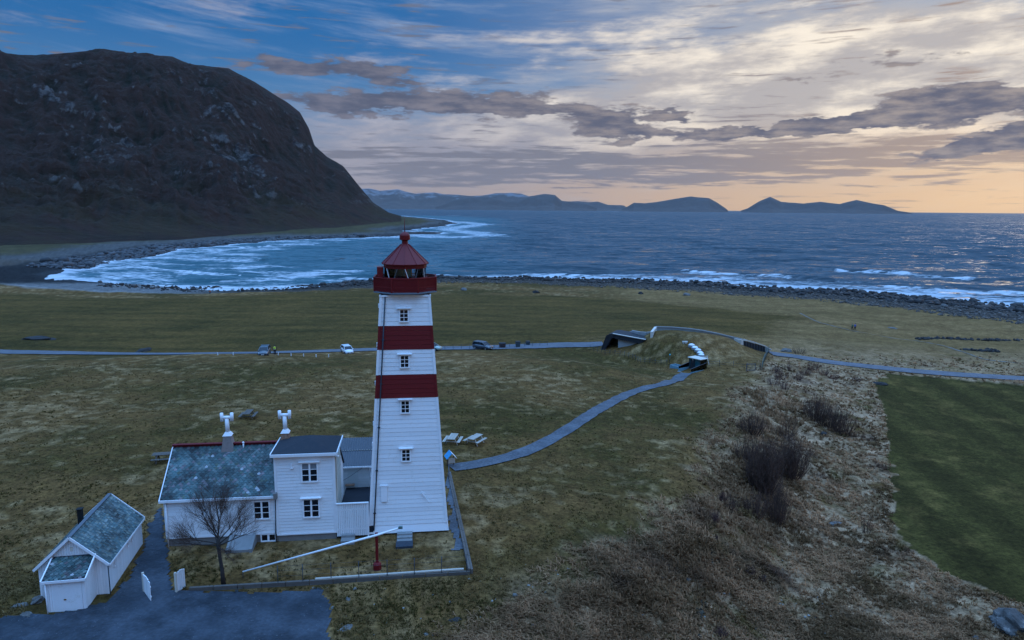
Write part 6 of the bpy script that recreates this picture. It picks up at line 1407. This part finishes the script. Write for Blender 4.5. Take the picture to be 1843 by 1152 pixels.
for i, x in enumerate(sorted((501, 524, 546.5, 569, 591.5, 392, 420))):
    p = gat(x, 641); o = MB().box(-.06, .06, -.04, .04, -.2, .42).box(-.065, .065, -.045, .045, .42, .50).build('road_marker', TRIM, None, loc=p); tag(o, ordn(i, 'low white marker posts on the near road verge'), 'marker post', 'white marker posts along the road')

# ------------------------------------------------------------------ people
def skin_obj(name, V, Ed, Rr, m, parent, root=0):
    me = bpy.data.meshes.new(name); me.from_pydata(V, Ed, []); o = bpy.data.objects.new(name, me); C.objects.link(o); o.parent = parent; o.modifiers.new('skin', 'SKIN')
    for i, r in enumerate(Rr): me.skin_vertices[0].data[i].radius = r if isinstance(r, tuple) else (r, r)
    me.skin_vertices[0].data[root].use_root = True; sb = o.modifiers.new('sub', 'SUBSURF'); sb.levels = sb.render_levels = 1; me.materials.append(m); return o
SKIN = pmat('skin', (.42, .26, .19), .6, .05, 3, 0)
def person(lab, px, py, rz, top, legs, stride=.0, vest=None, h=1.75, hat=None, gp=None):
    p = gat(px, py); t = thing('person', lab, 'person', (p.x, p.y, p.z+.02), rz, gp); k = h/1.75; s = stride
    J = [(0, 0, .95), (0, 0, 1.2), (0, 0, 1.42), (0, 0, 1.52), (0, .02, 1.66), (.10, 0, .88), (.11, -.04-s*.4, .48), (.12, -s, .08), (.12, -s-.16, .04), (-.10, 0, .88), (-.11, -.04+s*.4, .48), (-.12, s, .08), (-.12, s-.16, .04),
         (.19, 0, 1.40), (.24, .02+s*.3, 1.13), (.25, -.06+s*.5, .88), (.25, -.09+s*.5, .80), (-.19, 0, 1.40), (-.24, .02-s*.3, 1.13), (-.25, -.06-s*.5, .88), (-.25, -.09-s*.5, .80)]
    J = [(a*k, b*k, c*k) for a, b, c in J]; Ed = [(0, 1), (1, 2), (2, 3), (3, 4), (0, 5), (5, 6), (6, 7), (7, 8), (0, 9), (9, 10), (10, 11), (11, 12), (2, 13), (13, 14), (14, 15), (15, 16), (2, 17), (17, 18), (18, 19), (19, 20)]
    Rr = [(.15, .11), (.14, .10), (.16, .10), .055, (.085, .105), .09, .06, .045, .045, .09, .06, .045, .045, .06, .045, .035, .04, .06, .045, .035, .04]; skin_obj('body', J, Ed, [tuple(x*k for x in r) if isinstance(r, tuple) else r*k for r in Rr], SKIN, t)
    ij = [0, 1, 2, 13, 14, 15, 17, 18, 19]; mp = {a: i for i, a in enumerate(ij)}; skin_obj('jacket', [J[a] for a in ij], [(mp[a], mp[b]) for a, b in Ed if a in mp and b in mp], [(.185*k, .145*k), (.18*k, .14*k), (.19*k, .135*k), .085*k, .070*k, .055*k, .085*k, .070*k, .055*k], top, t)
    ij = [0, 5, 6, 7, 9, 10, 11]; mp = {a: i for i, a in enumerate(ij)}; skin_obj('trousers', [J[a] for a in ij], [(mp[a], mp[b]) for a, b in Ed if a in mp and b in mp], [(.175*k, .135*k), .115*k, .085*k, .070*k, .115*k, .085*k, .070*k], legs, t)
    MB().lathe([(.02, 1.80*k), (.085*k, 1.77*k), (.105*k, 1.70*k), (.10*k, 1.66*k)], 10, smooth=True, c=(0, .03)).build('hat' if hat else 'hair', hat or GRILL, t)
    if vest: MB().lathe([(.21*k, .98*k), (.215*k, 1.2*k), (.225*k, 1.38*k), (.15*k, 1.47*k)], 12, smooth=True).build('vest', vest, t); MB().lathe([(.218*k, 1.08*k), (.222*k, 1.13*k)], 12).build('reflective_band', TRIM, t)
DN = pmat('dark_cloth', (.02, .022, .03), .9); YV = pmat('yellow_vest', (.55, .62, .03), .7, bump=0); GN = pmat('green_jacket', (.02, .16, .09), .8); BL = pmat('blue_jacket', (.02, .10, .42), .8); OR = pmat('orange_jacket', (.5, .10, .02), .8)
person('person in a yellow high-visibility vest standing by the dark car', 495, 642, R_(10), DN, DN, .05, YV, 1.8)
person('walker in a green jacket on the meadow, left of the pair', 1533.5, 594, R_(200), GN, DN, .2, h=1.7, hat=DN)
person('walker in a blue jacket on the meadow, right of the pair', 1538.5, 594.5, R_(200), BL, DN, .2, h=1.85, hat=DN)
person('distant person in an orange jacket at the edge of the bay shingle', 378, 529, R_(20), OR, DN, .1, h=1.75)

# far farm hut and dark conifers below the mountain
p = at(92, 424); t = thing('far_hut', 'tiny pale hut at the foot of the mountain', 'hut', p, R_(15)); MB().box(-3, 3, -2, 2, -1, 3).build('wall', CREAM, t); MB().hexa([(-3.4, -2.4, 2.8), (3.4, -2.4, 2.8), (3.4, 2.4, 2.8), (-3.4, 2.4, 2.8), (-3.4, -.1, 4.8), (3.4, -.1, 4.8), (3.4, .1, 4.8), (-3.4, .1, 4.8)]).build('roof', DARKF, t)
def conifer(lab, px, py, h, w, seed):
    p = at(px, py); t = thing('dark_tree', lab, 'tree', (p.x, p.y, p.z-.3), 0, 'dark trees at the foot of the mountain'); rng = np.random.default_rng(seed); n = 700
    a = rng.uniform(0, 6.28, n); zz = rng.uniform(.08, 1, n)**.8; rad = w*.5*(1-.75*zz)*np.sqrt(rng.random(n)); P = np.stack([np.cos(a)*rad, np.sin(a)*rad, zz*h], 1); d = rng.normal(size=(n, 3, 3))*h*.055; V = (P[:, None]+d).reshape(-1, 3); F = np.arange(n*3).reshape(-1, 3)
    o = tri_mesh('crown', V, F, np.repeat(rng.uniform(.5, 1.4, (n, 1))*np.array([[.018, .024, .012]]), 3, 0), TUFT, kind=None); o.parent = t
    MB().tube([(0, 0, 0), (0, 0, h*.5)], [h*.03, h*.015], 6).build('trunk', BARK, t)
for i, (px, py, h, w) in enumerate(sorted([(28, 417, 9, 14), (45, 417, 10, 13), (60, 418, 8, 12), (119, 426, 7, 9), (12, 416, 8, 11), (300, 418, 6, 10), (250, 416, 6, 9)])): conifer(ordn(i, 'dark scrubby trees at the foot of the mountain'), px, py, h, w, 60+i)
# ------------------------------------------------------------------ sea air
def haze():
    mb = MB(); mb.box(-26000, 26000, -400, 26500, -16, 1250); o = mb.build('haze', bpy.data.materials.new('sea_haze'), None, kind='stuff')
    m = o.data.materials[0]; m.use_nodes = True; nt = m.node_tree; nt.nodes.remove(nt.nodes['Principled BSDF']); v = nt.nodes.new('ShaderNodeVolumePrincipled')
    v.inputs['Color'].default_value = (.96, .88, .80, 1); v.inputs['Density'].default_value = 0.8e-5; v.inputs['Anisotropy'].default_value = .2
    nt.links.new(v.outputs[0], nt.nodes['Material Output'].inputs['Volume'])
haze()
